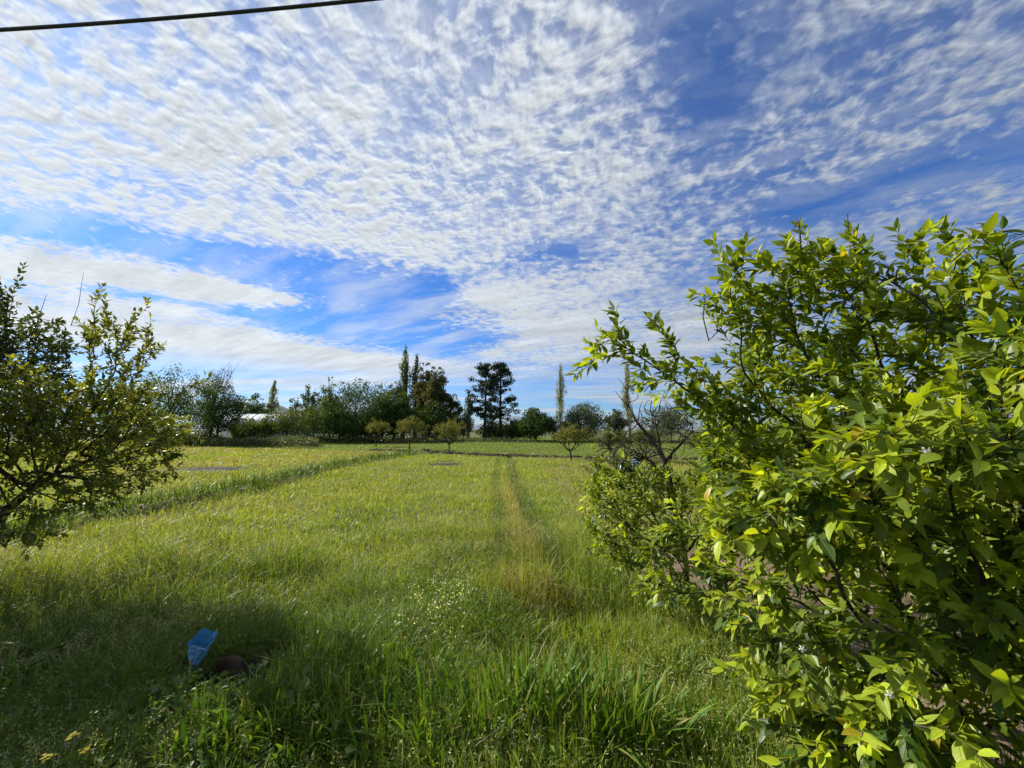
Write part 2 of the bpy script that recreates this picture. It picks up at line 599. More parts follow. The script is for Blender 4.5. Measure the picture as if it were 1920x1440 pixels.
def ground_z(x, y):
    x = np.asarray(x, float); y = np.asarray(y, float)
    r = np.hypot(x, y)
    z = (fbm(x, y, 1.9, 11, 3) - 0.5) * 0.42 * sstep(r, 22, 3)
    z = z + (fbm(x, y, 9.0, 21, 2) - 0.5) * 0.22 * sstep(r, 400, 60)
    z = z + 0.20 * np.exp(-(seg_dist(x, y, RIDGE) / 0.30) ** 2)
    z = z - 0.07 * np.exp(-(seg_dist(x, y, FURROW) / 0.13) ** 2)
    z = z + 0.08 * np.exp(-(seg_dist(x, y, CLODS) / 0.5) ** 2)
    d = np.hypot((x - PIT[0]) / 1.25, y - PIT[1])
    z = z - 0.42 * sstep(d, 0.30, 0.12)
    return z


def ellmask(x, y, zones, soft=0.35, wob=0.5, seed=5):
    m = np.zeros(np.shape(x))
    n = (fbm(x, y, 0.8, seed, 3) - 0.5) * wob * 2
    for (cx, cy, rx, ry) in zones:
        d = np.hypot((x - cx) / rx, (y - cy) / ry) + n
        m = np.maximum(m, sstep(d, 1 + soft / 2, 1 - soft / 2))
    return m


def soil_mask(x, y):
    return ellmask(x, y, SOIL)


def ash_mask(x, y):
    return ellmask(x, y, ASH, 0.5, 0.35, 9)


# ground sheet: fine near the camera, reaching the horizon
def axis(n, near, far, k):
    t = np.linspace(-1, 1, n)
    return np.sinh(t * k) / np.sinh(k) * far


gx = axis(421, 0, 6000, 9.2); gy = axis(421, 0, 6000, 9.2) + 4.0
GX, GY = np.meshgrid(gx, gy, indexing='ij')
gz = ground_z(GX, GY)
gv = np.stack([GX, GY, gz], -1).reshape(-1, 3)
ii, jj = np.meshgrid(np.arange(420), np.arange(420), indexing='ij')
a0 = (ii * 421 + jj).ravel()
gf = np.stack([a0, a0 + 421, a0 + 422, a0 + 1], -1)
gm, n = mat_new('field_ground')
g = n.new('ShaderNodeTexCoord')
ac = n.new('ShaderNodeAttribute', attribute_name='Col')
f1 = n.noise(g.outputs['Object'], 3.0, 6, 0.6)
f2 = n.noise(g.outputs['Object'], 0.12, 4, 0.5)
grassc = n.mix(n.ss(f1, 0.3, 0.7), (0.055, 0.07, 0.022), (0.12, 0.12, 0.05))
grassc = n.mix(n.ss(f2, 0.4, 0.65), grassc, (0.10, 0.12, 0.035))
soilc = n.mix(n.ss(f1, 0.3, 0.7), (0.13, 0.085, 0.06), (0.24, 0.17, 0.125))
ash_shade = n.mix(n.ss(f1, 0.3, 0.7), (0.010, 0.009, 0.009), (0.045, 0.04, 0.036))
sc3 = n.new('ShaderNodeSeparateXYZ'); n.t.links.new(ac.outputs['Vector'], sc3.inputs[0])
cc = n.mix(sc3.outputs[0], grassc, soilc)
cc = n.mix(sc3.outputs[1], cc, ash_shade)
pb = principled(n, cc, 0.95, 0.1, f1, 0.05)
n.t.links.new(pb.outputs[0], n.out.inputs[0])
gc = np.zeros((len(gv), 3)); gc[:, 0] = np.clip(soil_mask(gv[:, 0], gv[:, 1]) + 0.8 * np.exp(-(seg_dist(gv[:, 0], gv[:, 1], CLODS) / 0.4) ** 2)
                                              + sstep(np.hypot((gv[:, 0] - PIT[0]) / 1.25, gv[:, 1] - PIT[1]), .36, .28), 0, 1)
gc[:, 1] = np.maximum(ash_mask(gv[:, 0], gv[:, 1]), .85 * sstep(np.hypot((gv[:, 0] - PIT[0]) / 1.25, gv[:, 1] - PIT[1]), .42, .30))  # hollow takes the dark ash colour too, painting in its shade
tag(mesh_obj('ground', gv, gf, gm, None, gc), kind='structure')


# ------------------------------------------------------------------ grass
def blades(x, y, h, w, az, lean, lamt, col, lv=(0, .42, .78, 1.0), wp=(1, .9, .55, 0), z0=None, droop=0.35):
    N = len(x)
    z = (ground_z(x, y) if z0 is None else z0) - 0.01
    base = np.stack([x, y, z], -1)
    s = np.stack([np.cos(az), np.sin(az), np.zeros(N)], -1)
    ld = np.stack([np.cos(lean), np.sin(lean), np.zeros(N)], -1)
    V = []
    for t, q in zip(lv, wp):
        c = base + ld * (h * lamt * t ** 1.8)[:, None] + np.array([0, 0, 1.0]) * (h * (t - droop * lamt * t * t))[:, None]
        if q > 0:
            V.append(c - s * (w * q * .5)[:, None]); V.append(c + s * (w * q * .5)[:, None])
        else:
            V.append(c)
    V = np.stack(V, 1); k = V.shape[1]
    F = []
    for i in range(len(lv) - 2):
        a = 2 * i
        F += [(a, a + 1, a + 3), (a, a + 3, a + 2)]
    a = 2 * (len(lv) - 2)
    F.append((a, a + 1, a + 2))
    F = np.array(F)
    faces = (np.arange(N)[:, None, None] * k + F[None]).reshape(-1, 3)
    C = np.repeat(col[:, None], k, 1).reshape(-1, 3)
    return V.reshape(-1, 3), faces, C


def lerp3(a, b, t):
    return a * (1 - t[:, None]) + np.asarray(b) * t[:, None]


def grass_zone(x, y):
    """height and colour factors of the sward at x, y"""
    r = np.hypot(x, y)
    big = fbm(x, y, 3.2, 31, 3); mid = fbm(x, y, 0.9, 41, 2)
    ridge = np.exp(-(seg_dist(x, y, RIDGE) / 0.33) ** 2)
    strip = np.exp(-(seg_dist(x, y, STRIP) / (0.27 + 0.024 * np.clip(14 - y, 0, 9) + .22 * (fbm(x, y, .7, 141, 2) - .4))) ** 2)
    fur = np.exp(-(seg_dist(x, y, FURROW) / 0.14) ** 2)
    near = sstep(y, 6.6, 4.6)
    h = 0.06 + 0.07 * big + 0.10 * mid
    h = h * (0.62 + 0.80 * fbm(x, y, 0.5, 151, 2))
    h = h + 0.22 * np.exp(-(np.hypot((x + 6.0) / 1.5, (y - 4.9) / .9)) ** 2)
    h = h * (1 + 0.35 * near * (0.3 + big)) + 0.24 * ridge + 0.10 * strip - 0.05 * fur
    # lusher tussocks in belts across the foreground
    belt = sstep(fbm(x * 0.55, y * 1.5, 1.5, 51, 3), 0.50, 0.66) * sstep(r, 13, 5)
    h = h + 0.15 * belt
    b2 = np.maximum(np.exp(-(seg_dist(x, y, BELT1) / .30) ** 2), np.exp(-(seg_dist(x, y, BELT2) / .26) ** 2))
    b2 = b2 * sstep(mid, .2, .5)
    h = h + 0.20 * b2
    belt = np.maximum(belt, 1.4 * b2)
    beyond = sstep(seg_dist(x, y, CLODS), 0.0, 1.0) * (y > 25 + (3.7 - x) * 0.52)
    h = np.where(beyond > 0.5, 0.09 + 0.05 * mid, h)
    dry = np.clip(sstep(fbm(x, y, 6.0, 61, 3), 0.52, 0.70) * 0.45 * (1 - near), 0, 1)
    dry = np.maximum(dry, strip * sstep(mid, 0.15, 0.6))
    dry = np.maximum(dry, 0.75 * sstep(x, 1.0, 2.0) * sstep(y, 5.0, 7.0) * sstep(fbm(x, y, 2.5, 71, 3), 0.3, 0.6) * (beyond < .5))
    left = sstep(x, -8.8, -10.5) * sstep(y, 11, 20)
    dry = np.maximum(dry, left * 0.7 * sstep(fbm(x, y * 1.6, 5.0, 81, 3), 0.35, 0.62))
    red = np.maximum(strip * 0.8, left * 0.5)
    return h, dry * (1 - ridge), red, near, belt, beyond, ridge, fur


def keep_mask(x, y, r):
    s = soil_mask(x, y) * 0.93 + ash_mask(x, y) * 0.97
    s = np.maximum(s, 0.85 * np.exp(-(seg_dist(x, y, CLODS) / 0.35) ** 2))
    s = np.maximum(s, (np.hypot((x - PIT[0]) / 1.25, y - PIT[1]) < 0.24) * 1.0)
    return r.random(len(x)) > s


def scatter(N, r0, r1, p, r, half=1.30):
    """polar scatter round the viewpoint, density falling as distance^-(1+p)"""
    u = r.random(N); e = 1 - p
    rr = (r0 ** e + u * (r1 ** e - r0 ** e)) ** (1 / e)
    th = (r.random(N) * 2 - 1) * half
    return rr * np.sin(th), rr * np.cos(th), rr


def make_grass(QUAL=1.0):
    r = np.random.default_rng(3)
    x, y, rr = scatter(int(640000 * QUAL), 1.15, 95.0, 0.60, r)
    # pull blades into tufts
    tx = np.round(x / 0.11); ty = np.round(y / 0.11)
    hsh = np.sin(tx * 12.9898 + ty * 78.233) * 43758.5453
    j1 = hsh - np.floor(hsh); h2 = np.sin(tx * 39.346 + ty * 11.135) * 24634.63; j2 = h2 - np.floor(h2)
    pull = 0.45 * sstep(rr, 9, 4)
    x = x * (1 - pull) + pull * (tx + j1 - .5) * 0.11; y = y * (1 - pull) + pull * (ty + j2 - .5) * 0.11
    k = keep_mask(x, y, r) & (y > 0.2)
    x, y, rr, j1 = x[k], y[k], rr[k], j1[k]
    N = len(x)
    h, dry, red, near, belt, beyond, ridge, fur = grass_zone(x, y)
    h = h * (0.55 + 0.75 * r.random(N)) * (1 + 0.25 * (j1 - .5))
    h *= 1 - 0.5 * sstep(np.hypot((x - PIT[0]) / 1.25, y - PIT[1] + .12), .5, .3)
    h *= 1 - 0.7 * (ash_mask(x, y + .45) > .1)
    w = np.maximum(0.0042 + 0.003 * r.random(N), rr * 0.00135 * (0.7 + 0.6 * r.random(N)))
    az = r.random(N) * np.pi
    wind = 2.4 + 2.2 * (vnoise(x, y, 1.3, 91) - .5) * 2
    lean = wind + r.normal(0, 1.7, N)
    lamt = np.clip(0.35 + 0.45 * vnoise(x, y, 0.8, 92) + r.normal(0, 0.38, N), 0.02, 1.7)
    g1 = np.array([0.10, 0.19, 0.020]); g2 = np.array([0.37, 0.43, 0.045])
    col = lerp3(np.tile(g1, (N, 1)), g2, np.clip(0.75 * (fbm(x, y, 1.4, 101, 3) - .12) + 0.75 * r.random(N) - 0.15 - 0.02 * near + 0.18 * (1 - near) - .25 * belt, 0, 1))
    col = lerp3(col, (0.38, 0.31, 0.14), np.clip((r.random(N) < 0.13 + dry * 0.62) * (0.55 + 0.4 * r.random(N)), 0, 1))
    rd = (r.random(N) < red * dry * 0.6) * 0.8
    col = lerp3(col, (0.42, 0.29, 0.12), rd)
    col = lerp3(col, (0.12, 0.20, 0.055), beyond * 0.6)
    col = lerp3(col, (0.06, 0.125, 0.018), np.clip(ridge * 1.1, 0, .95))
    trk = np.exp(-((seg_dist(x, y, FURROW) - .12) / .14) ** 2) * .75 + np.exp(-(seg_dist(x + .75, y, FURROW) / .16) ** 2) * .6
    col = lerp3(col, (0.075, 0.15, 0.025), trk * sstep(y, 4.5, 6))
    left_shade = sstep(x + .5 * y, 1.6, -.6) * sstep(y, 5.6, 4.2)
    col = lerp3(col, (0.055, 0.11, 0.018), .55 * left_shade)  # tree shade at lower left painted into the blade colour
    col *= (0.8 + 0.4 * r.random(N))[:, None]
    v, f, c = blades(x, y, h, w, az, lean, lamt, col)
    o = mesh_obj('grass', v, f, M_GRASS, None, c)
    tag(o, 'wild meadow grass covering the whole field', 'grass', kind='stuff')

    # seed heads on thin stalks: a pale haze over the taller grass
    x, y, rr = scatter(int(60000 * QUAL), 1.6, 26.0, 0.45, r)
    sel = (r.random(len(x)) < sstep(fbm(x * .6, y * 1.4, 1.7, 111, 3), 0.42, 0.62) * (.35 + .65 * sstep(rr, 2.4, 3.6))) & keep_mask(x, y, r) & (y > .5)
    x, y, rr = x[sel], y[sel], rr[sel]; N = len(x)
    h, dry, red, near, belt, beyond, ridge, fur = grass_zone(x, y)
    H = h * 1.12 + 0.10 * r.random(N)
    lean = 2.4 + r.normal(0, 0.8, N); lamt = 0.25 + 0.35 * r.random(N)
    w = np.maximum(0.0022, rr * 0.0006)
    colS = np.tile(np.array([0.30, 0.29, 0.13]), (N, 1)) * (0.7 + 0.6 * r.random(N))[:, None]
    v, f, c = blades(x, y, H, w, r.random(N) * 3.14, lean, lamt, colS)
    tip = v.reshape(N, 7, 3)[:, 6]
    parts = [(v, f, c)]; off = len(v)
    VV = [v]; FF = [f]; CC = [c]
    for q in range(6):
        cpos = tip + np.stack([r.normal(0, .010, N), r.normal(0, .010, N), -0.012 * q + r.normal(0, .004, N)], -1) * np.maximum(1, rr / 6)[:, None]
        vv, ff = cards(N, cpos, 1.0, r, aspect=0.22)
        vv = vv.reshape(N, 4, 3); cen = vv.mean(1, keepdims=True)
        vv = cen + (vv - cen) * (np.maximum(0.016, rr * 0.0022) * 1.0)[:, None, None]
        VV.append(vv.reshape(-1, 3)); FF.append(ff + off); off += N * 4
        cs = np.tile(np.array([0.46, 0.48, 0.22]), (N, 1)) * (0.7 + 0.5 * r.random(N))[:, None]
        CC.append(np.repeat(cs[:, None], 4, 1).reshape(-1, 3))
    o = mesh_obj('seed_heads', np.concatenate(VV), np.concatenate(FF), M_GRASS, None, np.concatenate(CC))
    tag(o, 'pale feathery grass seed heads above the meadow grass', 'seed heads', kind='stuff')

    # low leafy weeds filling the foreground
    x, y, rr = scatter(int(150000 * QUAL), 1.3, 9.0, 0.3, r)
    sel = keep_mask(x, y, r) & (y > .4) & (r.random(len(x)) < 0.2 + 0.4 * sstep(x, 0.0, -1.2) * sstep(y, 4.6, 3.4) + sstep(fbm(x, y, 0.9, 121, 3), 0.4, 0.6))
    x, y, rr = x[sel], y[sel], rr[sel]; N = len(x)
    h = grass_zone(x, y)[0]
    P = np.stack([x, y, ground_z(x, y) + h * (0.15 + 0.65 * r.random(N))], -1)
    v, f = cards(N, P, 1.0, r, flat=1.0, aspect=0.55)
    v = v.reshape(N, 4, 3); cen = v.mean(1, keepdims=True)
    v = cen + (v - cen) * (0.014 + 0.022 * r.random(N) + 0.045 * (r.random(N) < .10) * sstep(rr, 4.5, 3.5))[:, None, None]
    cs = lerp3(np.tile(np.array([0.07, 0.135, 0.022]), (N, 1)), (0.17, 0.25, 0.035), r.random(N) ** 1.5 * (1 - .6 * sstep(x, 0, -1.2)))  # greens kept darker on the left, standing for the shade there
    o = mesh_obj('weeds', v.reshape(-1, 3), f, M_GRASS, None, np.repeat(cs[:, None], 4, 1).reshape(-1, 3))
    tag(o, 'low small-leaved weeds growing among the foreground grass', 'weeds', kind='stuff')

    # small white flowers in the middle of the foreground
    N = int(330)
    cx, cy = at(815, 1240, 3.3)[0], 3.45
    x = cx + r.normal(0, 0.17, N); y = cy + r.normal(0, 0.34, N)
    h = grass_zone(x, y)[0]
    P = np.stack([x, y, ground_z(x, y) + h * 0.9 + 0.08 + r.normal(0, 0.05, N)], -1)
    v, f = cards(N, P, 0.014, r, aspect=0.8)
    cs = np.tile(np.array([0.72, 0.72, 0.52]), (N * 4, 1))
    o = mesh_obj('wildflowers', v, f, M_GRASS, None, cs)
    tag(o, 'tiny cream white wild flowers in the foreground grass', 'wild flowers', kind='stuff')

    # earth clods along the far field edge
    g = Geo(); N = 900
    t = r.random(N); pts = np.array(CLODS); sg = np.concatenate([[0], np.cumsum(np.hypot(*np.diff(pts, axis=0).T))])
    X = np.interp(t * sg[-1], sg, pts[:, 0]) + r.normal(0, .25, N); Y = np.interp(t * sg[-1], sg, pts[:, 1]) + r.normal(0, .25, N)
    Z = ground_z(X, Y)
    ico = np.array([[0, 0, 1], [.89, 0, .45], [.28, .85, .45], [-.72, .53, .45], [-.72, -.53, .45], [.28, -.85, .45], [.72, .53, -.45], [-.28, .85, -.45], [-.89, 0, -.45], [-.28, -.85, -.45], [.72, -.53, -.45], [0, 0, -1]])
    icf = np.array([[0, 1, 2], [0, 2, 3], [0, 3, 4], [0, 4, 5], [0, 5, 1], [1, 6, 2], [2, 7, 3], [3, 8, 4], [4, 9, 5], [5, 10, 1], [6, 7, 2], [7, 8, 3], [8, 9, 4], [9, 10, 5], [10, 6, 1], [11, 7, 6], [11, 8, 7], [11, 9, 8], [11, 10, 9], [11, 6, 10]])
    for i in range(N):
        s = 0.04 + 0.12 * r.random() ** 2
        v = ico * (1 + r.normal(0, .22, (12, 1))) * s * np.array([1.3, 1.1, .8]) + np.array([X[i], Y[i], Z[i] + s * .3])
        g.add(v, icf)
    o = g.build('earth_clods', M_SOIL, smooth=False)
    tag(o, 'row of turned dark earth clods along the far field edge', 'earth clods', kind='stuff')


M_SOIL = simple_material('turned_soil', (0.035, 0.026, 0.02), (0.09, 0.066, 0.048), 12, bump_d=0.03)
make_grass(GRASS_Q)

# ------------------------------------------------------------------ distant trees
G_DARK = ((0.034, 0.070, 0.014), (0.090, 0.150, 0.026))
G_MID = ((0.055, 0.100, 0.018), (0.145, 0.205, 0.034))
G_YEL = ((0.07, 0.11, 0.02), (0.17, 0.20, 0.035))
G_PALE = ((0.20, 0.23, 0.13), (0.40, 0.42, 0.27))
G_OLIVE = ((0.06, 0.085, 0.045), (0.13, 0.155, 0.085))
G_BROWN = ((0.06, 0.075, 0.028), (0.15, 0.15, 0.055))
G_GOLD = ((0.10, 0.12, 0.02), (0.27, 0.26, 0.045))
G_PINE = ((0.012, 0.028, 0.012), (0.035, 0.062, 0.022))


def shade_pal(pal, n, r, bias=0.0):
    t = np.clip(r.random(n) ** 1.3 + bias, 0, 1)
    return lerp3(np.tile(np.array(pal[0]), (n, 1)), pal[1], t) * (0.85 + 0.3 * r.random(n))[:, None]


def far_tree(name, label, cat, px, top, wpx, D, shape, pal, leaf=0.16, dens=1.0, base_z=0.0, clear=0.12, bark=None, group=None, seed=0, fill=1.0, lean=0.0):
    r = np.random.default_rng(seed + int(px * 7 + top))
    b = at(px, 820, D); b[2] = base_z
    H = at(px, top, D)[2] - base_z
    Rw = wpx / 2 / F_PX * D
    root = empty(name, b)
    tag(root, label, cat, group)
    geo = Geo()
    bark = bark or M_BARK
    trunk_r = 0.018 * H + 0.04
    C = []; S = []                                    # clump centres and radii
    if shape == 'round' or shape == 'bare':
        n = int(34 * dens) + 8
        for i in range(n):
            v = norm(r.normal(size=3)); v[2] = v[2] * 0.9
            q = (0.35 + 0.65 * r.random()) ** 0.7
            zc = clear * H + (1 - clear) * H * 0.52; rz = (1 - clear) * H * 0.5
            lobes = 1 + 0.22 * math.sin(3 * math.atan2(v[1], v[0]) + seed) + 0.18 * r.normal()
            c = b + np.array([v[0] * Rw * q * lobes * 0.86, v[1] * Rw * q * lobes * 0.86, zc + v[2] * rz * q * (0.9 + 0.12 * r.normal())])
            c[0] += lean * (c[2] - b[2]) / H
            C.append(c); S.append(Rw * (0.23 + 0.15 * r.random()))
        k = max(1, int(3 * dens))
        for i in range(k * 3):                         # sprigs that break the outline
            a = r.random() * 6.28; e = 0.3 + 1.1 * r.random()
            c = b + np.array([math.cos(a) * math.cos(e) * Rw * 0.98, math.sin(a) * math.cos(e) * Rw * 0.98, clear * H + (1 - clear) * H * (.5 + .5 * math.sin(e))])
            C.append(c); S.append(Rw * 0.11)
    elif shape == 'poplar':
        n = int(46 * dens) + 14
        for i in range(n):
            t = (i + r.random()) / n
            prof = (math.sin(min(1, t * 1.6) * math.pi / 2) ** .8) * (1 - t ** 3.0) + 0.05
            a = r.random() * 6.28; q = r.random() ** .6
            c = b + np.array([math.cos(a) * Rw * prof * q * .9, math.sin(a) * Rw * prof * q * .9, H * (clear + (1 - clear) * t)])
            C.append(c); S.append(Rw * (0.30 + 0.16 * r.random()) * (0.5 + .6 * prof))
    elif shape == 'pine':
        n = int(80 * dens)
        for i in range(n):
            t = r.random() ** 0.85
            prof = 0.50 + 0.55 * math.sin(min(1, (t + .15)) * math.pi * .92) - 0.35 * max(0, t - .8) / .2
            a = r.random() * 6.28; q = 0.25 + 0.8 * r.random()
            c = b + np.array([math.cos(a) * Rw * prof * q, math.sin(a) * Rw * prof * q, H * (clear + (1 - clear) * (t * .97))])
            C.append(c); S.append(Rw * (0.17 + 0.13 * r.random()))
    C = np.array(C); S = np.array(S)
    # trunk and limbs
    topz = {'poplar': .93, 'pine': .95}.get(shape, .62)
    m = 9; ts = np.linspace(0, 1, m)
    wob = np.cumsum(r.normal(0, 0.012 * H, (m, 2)), 0); wob[0] = 0
    axis_ = b + np.stack([wob[:, 0] * .5 + lean * ts * topz, wob[:, 1] * .5, ts * H * topz], -1)
    geo.tube(axis_, trunk_r * (1 - .8 * ts) * np.where(ts == 0, 1.5, 1), 8)
    nl = {'poplar': 22, 'pine': 26}.get(shape, 20)
    for i in r.choice(len(C), min(nl, len(C)), replace=False):
        c = C[i]; hz = c[2] - b[2]
        start_t = np.clip((hz / H) * (0.88 if shape == 'pine' else 0.5 if shape != 'poplar' else .7) / topz - (0.08 if shape == 'poplar' else 0), 0.10, .95)
        s = np.array([np.interp(start_t, ts, axis_[:, k]) for k in range(3)])
        mid = (s + c) / 2 + np.array([0, 0, -0.03 * H if shape == 'pine' else (0.02 * H)]) + r.normal(0, .01 * H, 3)
        geo.tube([s, mid, c], [trunk_r * .42 * (1 - .6 * start_t), trunk_r * .25, trunk_r * .07], 5)
    if shape == 'bare':
        for i in range(70):
            c = C[r.integers(len(C))] + r.normal(0, .1 * Rw, 3); d = norm(c - (b + [0, 0, H * .35])) + r.normal(0, .3, 3)
            geo.tube([c - d * Rw * .1, c + d * Rw * .22, c + d * Rw * .4 + r.normal(0, .06 * Rw, 3)], [.03, .018, .006], 3)
    geo.build('trunk', bark, root)
    # foliage
    area = (S ** 2).sum()
    N = int(fill * 3000 * dens * (0.6 if shape == 'bare' else 1))
    pr = S ** 2 / area
    idx = r.choice(len(C), N, p=pr)
    v = norm(r.normal(size=(N, 3))) * (r.random(N) ** .45)[:, None]
    if shape == 'pine': v[:, 2] *= 0.6
    if shape == 'poplar': v[:, 2] *= 2.2
    P = C[idx] + v * S[idx][:, None]
    P[:, 2] = np.maximum(P[:, 2], b[2] + .05)
    vv, ff = cards(N, P, leaf, r, flat=0.3, aspect=.62)
    tone = r.normal(0, .22, len(C))
    cs = shade_pal(pal, N, r, tone[idx])
    mesh_obj('crown', vv, ff, M_FAR, root, np.repeat(cs[:, None], 4, 1).reshape(-1, 3), None, False)
    return root


WOOD = 'trees along the far side of the field'
T = far_tree
T('broadleaf_tree', 'wide mid green tree standing behind the two slender trees', 'tree', 606, 742, 96, 70, 'round', G_MID, .30, 1.5, clear=.0, group=WOOD, fill=1.6)
T('broadleaf_tree', 'mid green tree bridging the gap between the broad green tree and the tallest poplar', 'tree', 738, 716, 60, 68, 'round', G_OLIVE, .30, 1.4, clear=.0, group=WOOD, fill=1.6)
T('broadleaf_tree', 'low mid green tree at the foot of the oval dark tree', 'tree', 850, 778, 60, 70, 'round', G_MID, .30, 1.2, clear=.0, group=WOOD, fill=1.5)
T('broadleaf_tree', 'large mid green tree seen through the left citrus tree', 'tree', 225, 712, 120, 52, 'round', G_MID, .24, 1.5, clear=.0, group=WOOD, fill=1.6)
T('broadleaf_tree', 'dense dark rounded tree just behind the tip of the left citrus tree', 'tree', 312, 694, 124, 50, 'round', G_MID, .22, 1.5, clear=.04, group=WOOD, fill=1.5)
T('twiggy_tree', 'half bare twiggy tree with pale new leaves, rising beside the dark rounded tree', 'tree', 392, 688, 92, 48, 'bare', G_OLIVE, .17, 1.4, clear=.15, bark=M_BARK, group=WOOD, fill=1.9)
T('broadleaf_tree', 'dark conical tree in front of the half bare twiggy tree', 'tree', 408, 722, 92, 46, 'round', G_DARK, .20, 1.4, clear=.03, group=WOOD, fill=1.6)
T('broadleaf_tree', 'small dark tree left of the pair behind the plastic greenhouse', 'tree', 447, 752, 34, 88, 'round', G_DARK, .32, .7, clear=.3, group=WOOD)
T('broadleaf_tree', 'dark irregular crown standing over the plastic greenhouse roof', 'tree', 471, 737, 38, 86, 'round', G_DARK, .34, .8, clear=.25, group=WOOD)
T('broadleaf_tree', 'low dark tree at the foot of the lone pale poplar', 'tree', 498, 752, 26, 84, 'round', G_DARK, .32, .7, clear=.2, group=WOOD)
T('poplar_tree', 'pale thin poplar standing alone above the greenhouse', 'poplar', 508, 714, 20, 115, 'poplar', G_PALE, .40, .8, clear=.12, bark=M_BARK_PALE, group=WOOD)
for i_, (px_, tp_, w_, D_, lb_) in enumerate([
        (458, 783, 60, 51, 'yellow-green bush at the left end of the greenhouse'),
        (496, 785, 56, 53, 'low yellow-green bush in front of the middle of the greenhouse'),
        (536, 764, 74, 54, 'wide yellow-green bush at the right end of the greenhouse'),
        (588, 764, 84, 56, 'green bushy tree under the two slender leafy trees')]):
    T('bush', lb_, 'bush', px_, tp_, w_, D_, 'round', G_YEL if i_ < 3 else G_MID, .20, 1.2, clear=.02, group='bushes along the far hedge', fill=1.3)
T('slender_tree', 'small slender tree with a tufted leafy head, left of the taller one', 'tree', 576, 722, 34, 60, 'round', G_MID, .24, .7, clear=.35, group=WOOD, fill=.75)
T('slender_tree', 'taller slender tree with an open leafy crown over the hedge', 'tree', 617, 706, 44, 61, 'round', G_MID, .22, .9, clear=.25, group=WOOD, fill=.7)
T('broadleaf_tree', 'low spreading sprig of dark leaves left of the two slender trees', 'tree', 549, 745, 30, 62, 'round', G_DARK, .24, .6, clear=.3, group=WOOD, fill=.6)
T('broadleaf_tree', 'broad dark green tree in the thick middle of the wood', 'tree', 664, 709, 116, 64, 'round', G_DARK, .26, 1.7, clear=.02, group=WOOD, fill=1.6)
T('broadleaf_tree', 'broad green tree left of the tall poplars, next to the widest dark one', 'tree', 718, 724, 90, 63, 'round', G_MID, .26, 1.6, clear=.02, group=WOOD, fill=1.6)
T('broadleaf_tree', 'low dark tree filling the hedge under the slender trees', 'tree', 636, 765, 84, 58, 'round', G_DARK, .24, 1.4, clear=.0, group=WOOD, fill=1.6)
T('broadleaf_tree', 'dark thicket tree standing behind the leftmost small orchard tree', 'tree', 694, 768, 92, 60, 'round', G_DARK, .24, 1.5, clear=.0, group=WOOD, fill=1.7)
T('broadleaf_tree', 'dark green tree at the foot of the tallest poplar', 'tree', 752, 738, 70, 62, 'round', G_DARK, .26, 1.5, clear=.0, group=WOOD, fill=1.6)
T('poplar_tree', 'tallest green poplar of the group, left edge of the cluster', 'poplar', 755, 651, 32, 76, 'poplar', G_MID, .34, 1.0, clear=.1, group=WOOD, fill=.9)
T('poplar_tree', 'slim poplar second in height, right beside the tallest', 'poplar', 778, 668, 27, 75, 'poplar', G_OLIVE, .32, 1.1, clear=.1, group=WOOD, fill=.8)
T('poplar_tree', 'brownish poplar in the middle of the poplar group', 'poplar', 795, 679, 40, 72, 'round', G_BROWN, .30, 2.6, clear=.02, group=WOOD, fill=1.7)
T('poplar_tree', 'wide brownish poplar with a dense rounded foot at the right of the poplar group', 'poplar', 816, 688, 54, 69, 'round', G_BROWN, .30, 3.0, clear=.0, group=WOOD, fill=1.7)
T('broadleaf_tree', 'dark low tree under the brownish poplars', 'tree', 800, 762, 92, 66, 'round', G_DARK, .28, 1.5, clear=0, group=WOOD, fill=1.6)
T('broadleaf_tree', 'oval dark tree between the poplar group and the pines', 'tree', 845, 737, 38, 72, 'round', G_DARK, .28, 1.1, clear=.1, group=WOOD, fill=1.0)
T('poplar_tree', 'thin sparse young poplar just left of the pines', 'poplar', 878, 735, 20, 90, 'poplar', G_OLIVE, .36, .6, clear=.1, group=WOOD, fill=.6)
T('pine_tree', 'tall black-green pine on the left of the pair, with a long side bough', 'pine tree', 908, 679, 66, 66, 'pine', G_PINE, .30, 1.1, clear=.28, bark=M_BARK_DARK, group='two tall pines', fill=1.6)
T('pine_tree', 'tall black-green pine on the right of the pair, reaching lower', 'pine tree', 938, 680, 66, 68, 'pine', G_PINE, .30, 1.25, clear=.22, bark=M_BARK_DARK, group='two tall pines', fill=1.7)
T('bare_trunk_tree', 'thin dark trunk with a small leafless head between the two pines', 'tree', 922, 760, 26, 64, 'bare', G_DARK, .22, .5, clear=.3, bark=M_BARK_DARK, group=WOOD, fill=.6)
T('bush', 'grey-green brush at the foot of the sparse poplar', 'bush', 868, 778, 46, 68, 'bare', G_OLIVE, .24, .9, clear=.05, group='bushes along the far hedge', fill=1.2)
T('bush', 'dark brush growing around the pine trunks', 'bush', 930, 792, 74, 70, 'round', G_DARK, .28, 1.2, clear=0, group='bushes along the far hedge', fill=1.2)
T('broadleaf_tree', 'low dark tree just right of the pines', 'tree', 970, 788, 46, 62, 'round', G_DARK, .26, 1.2, clear=.05, group=WOOD, fill=1.5)
T('broadleaf_tree', 'rounded dark green tree left of the lone tall poplar', 'tree', 1004, 767, 78, 60, 'round', G_DARK, .24, 1.7, clear=.06, group=WOOD, fill=1.8)
T('twiggy_tree', 'thin greyish shrub tree at the foot of the lone tall poplar', 'tree', 1040, 782, 44, 60, 'bare', G_OLIVE, .20, .8, clear=.15, group=WOOD, fill=1.0)
T('poplar_tree', 'lone tall pale poplar between the pines and the lemon tree', 'poplar', 1053, 684, 25, 80, 'poplar', G_PALE, .22, 1.1, clear=.12, bark=M_BARK_PALE, group=WOOD, fill=.95)
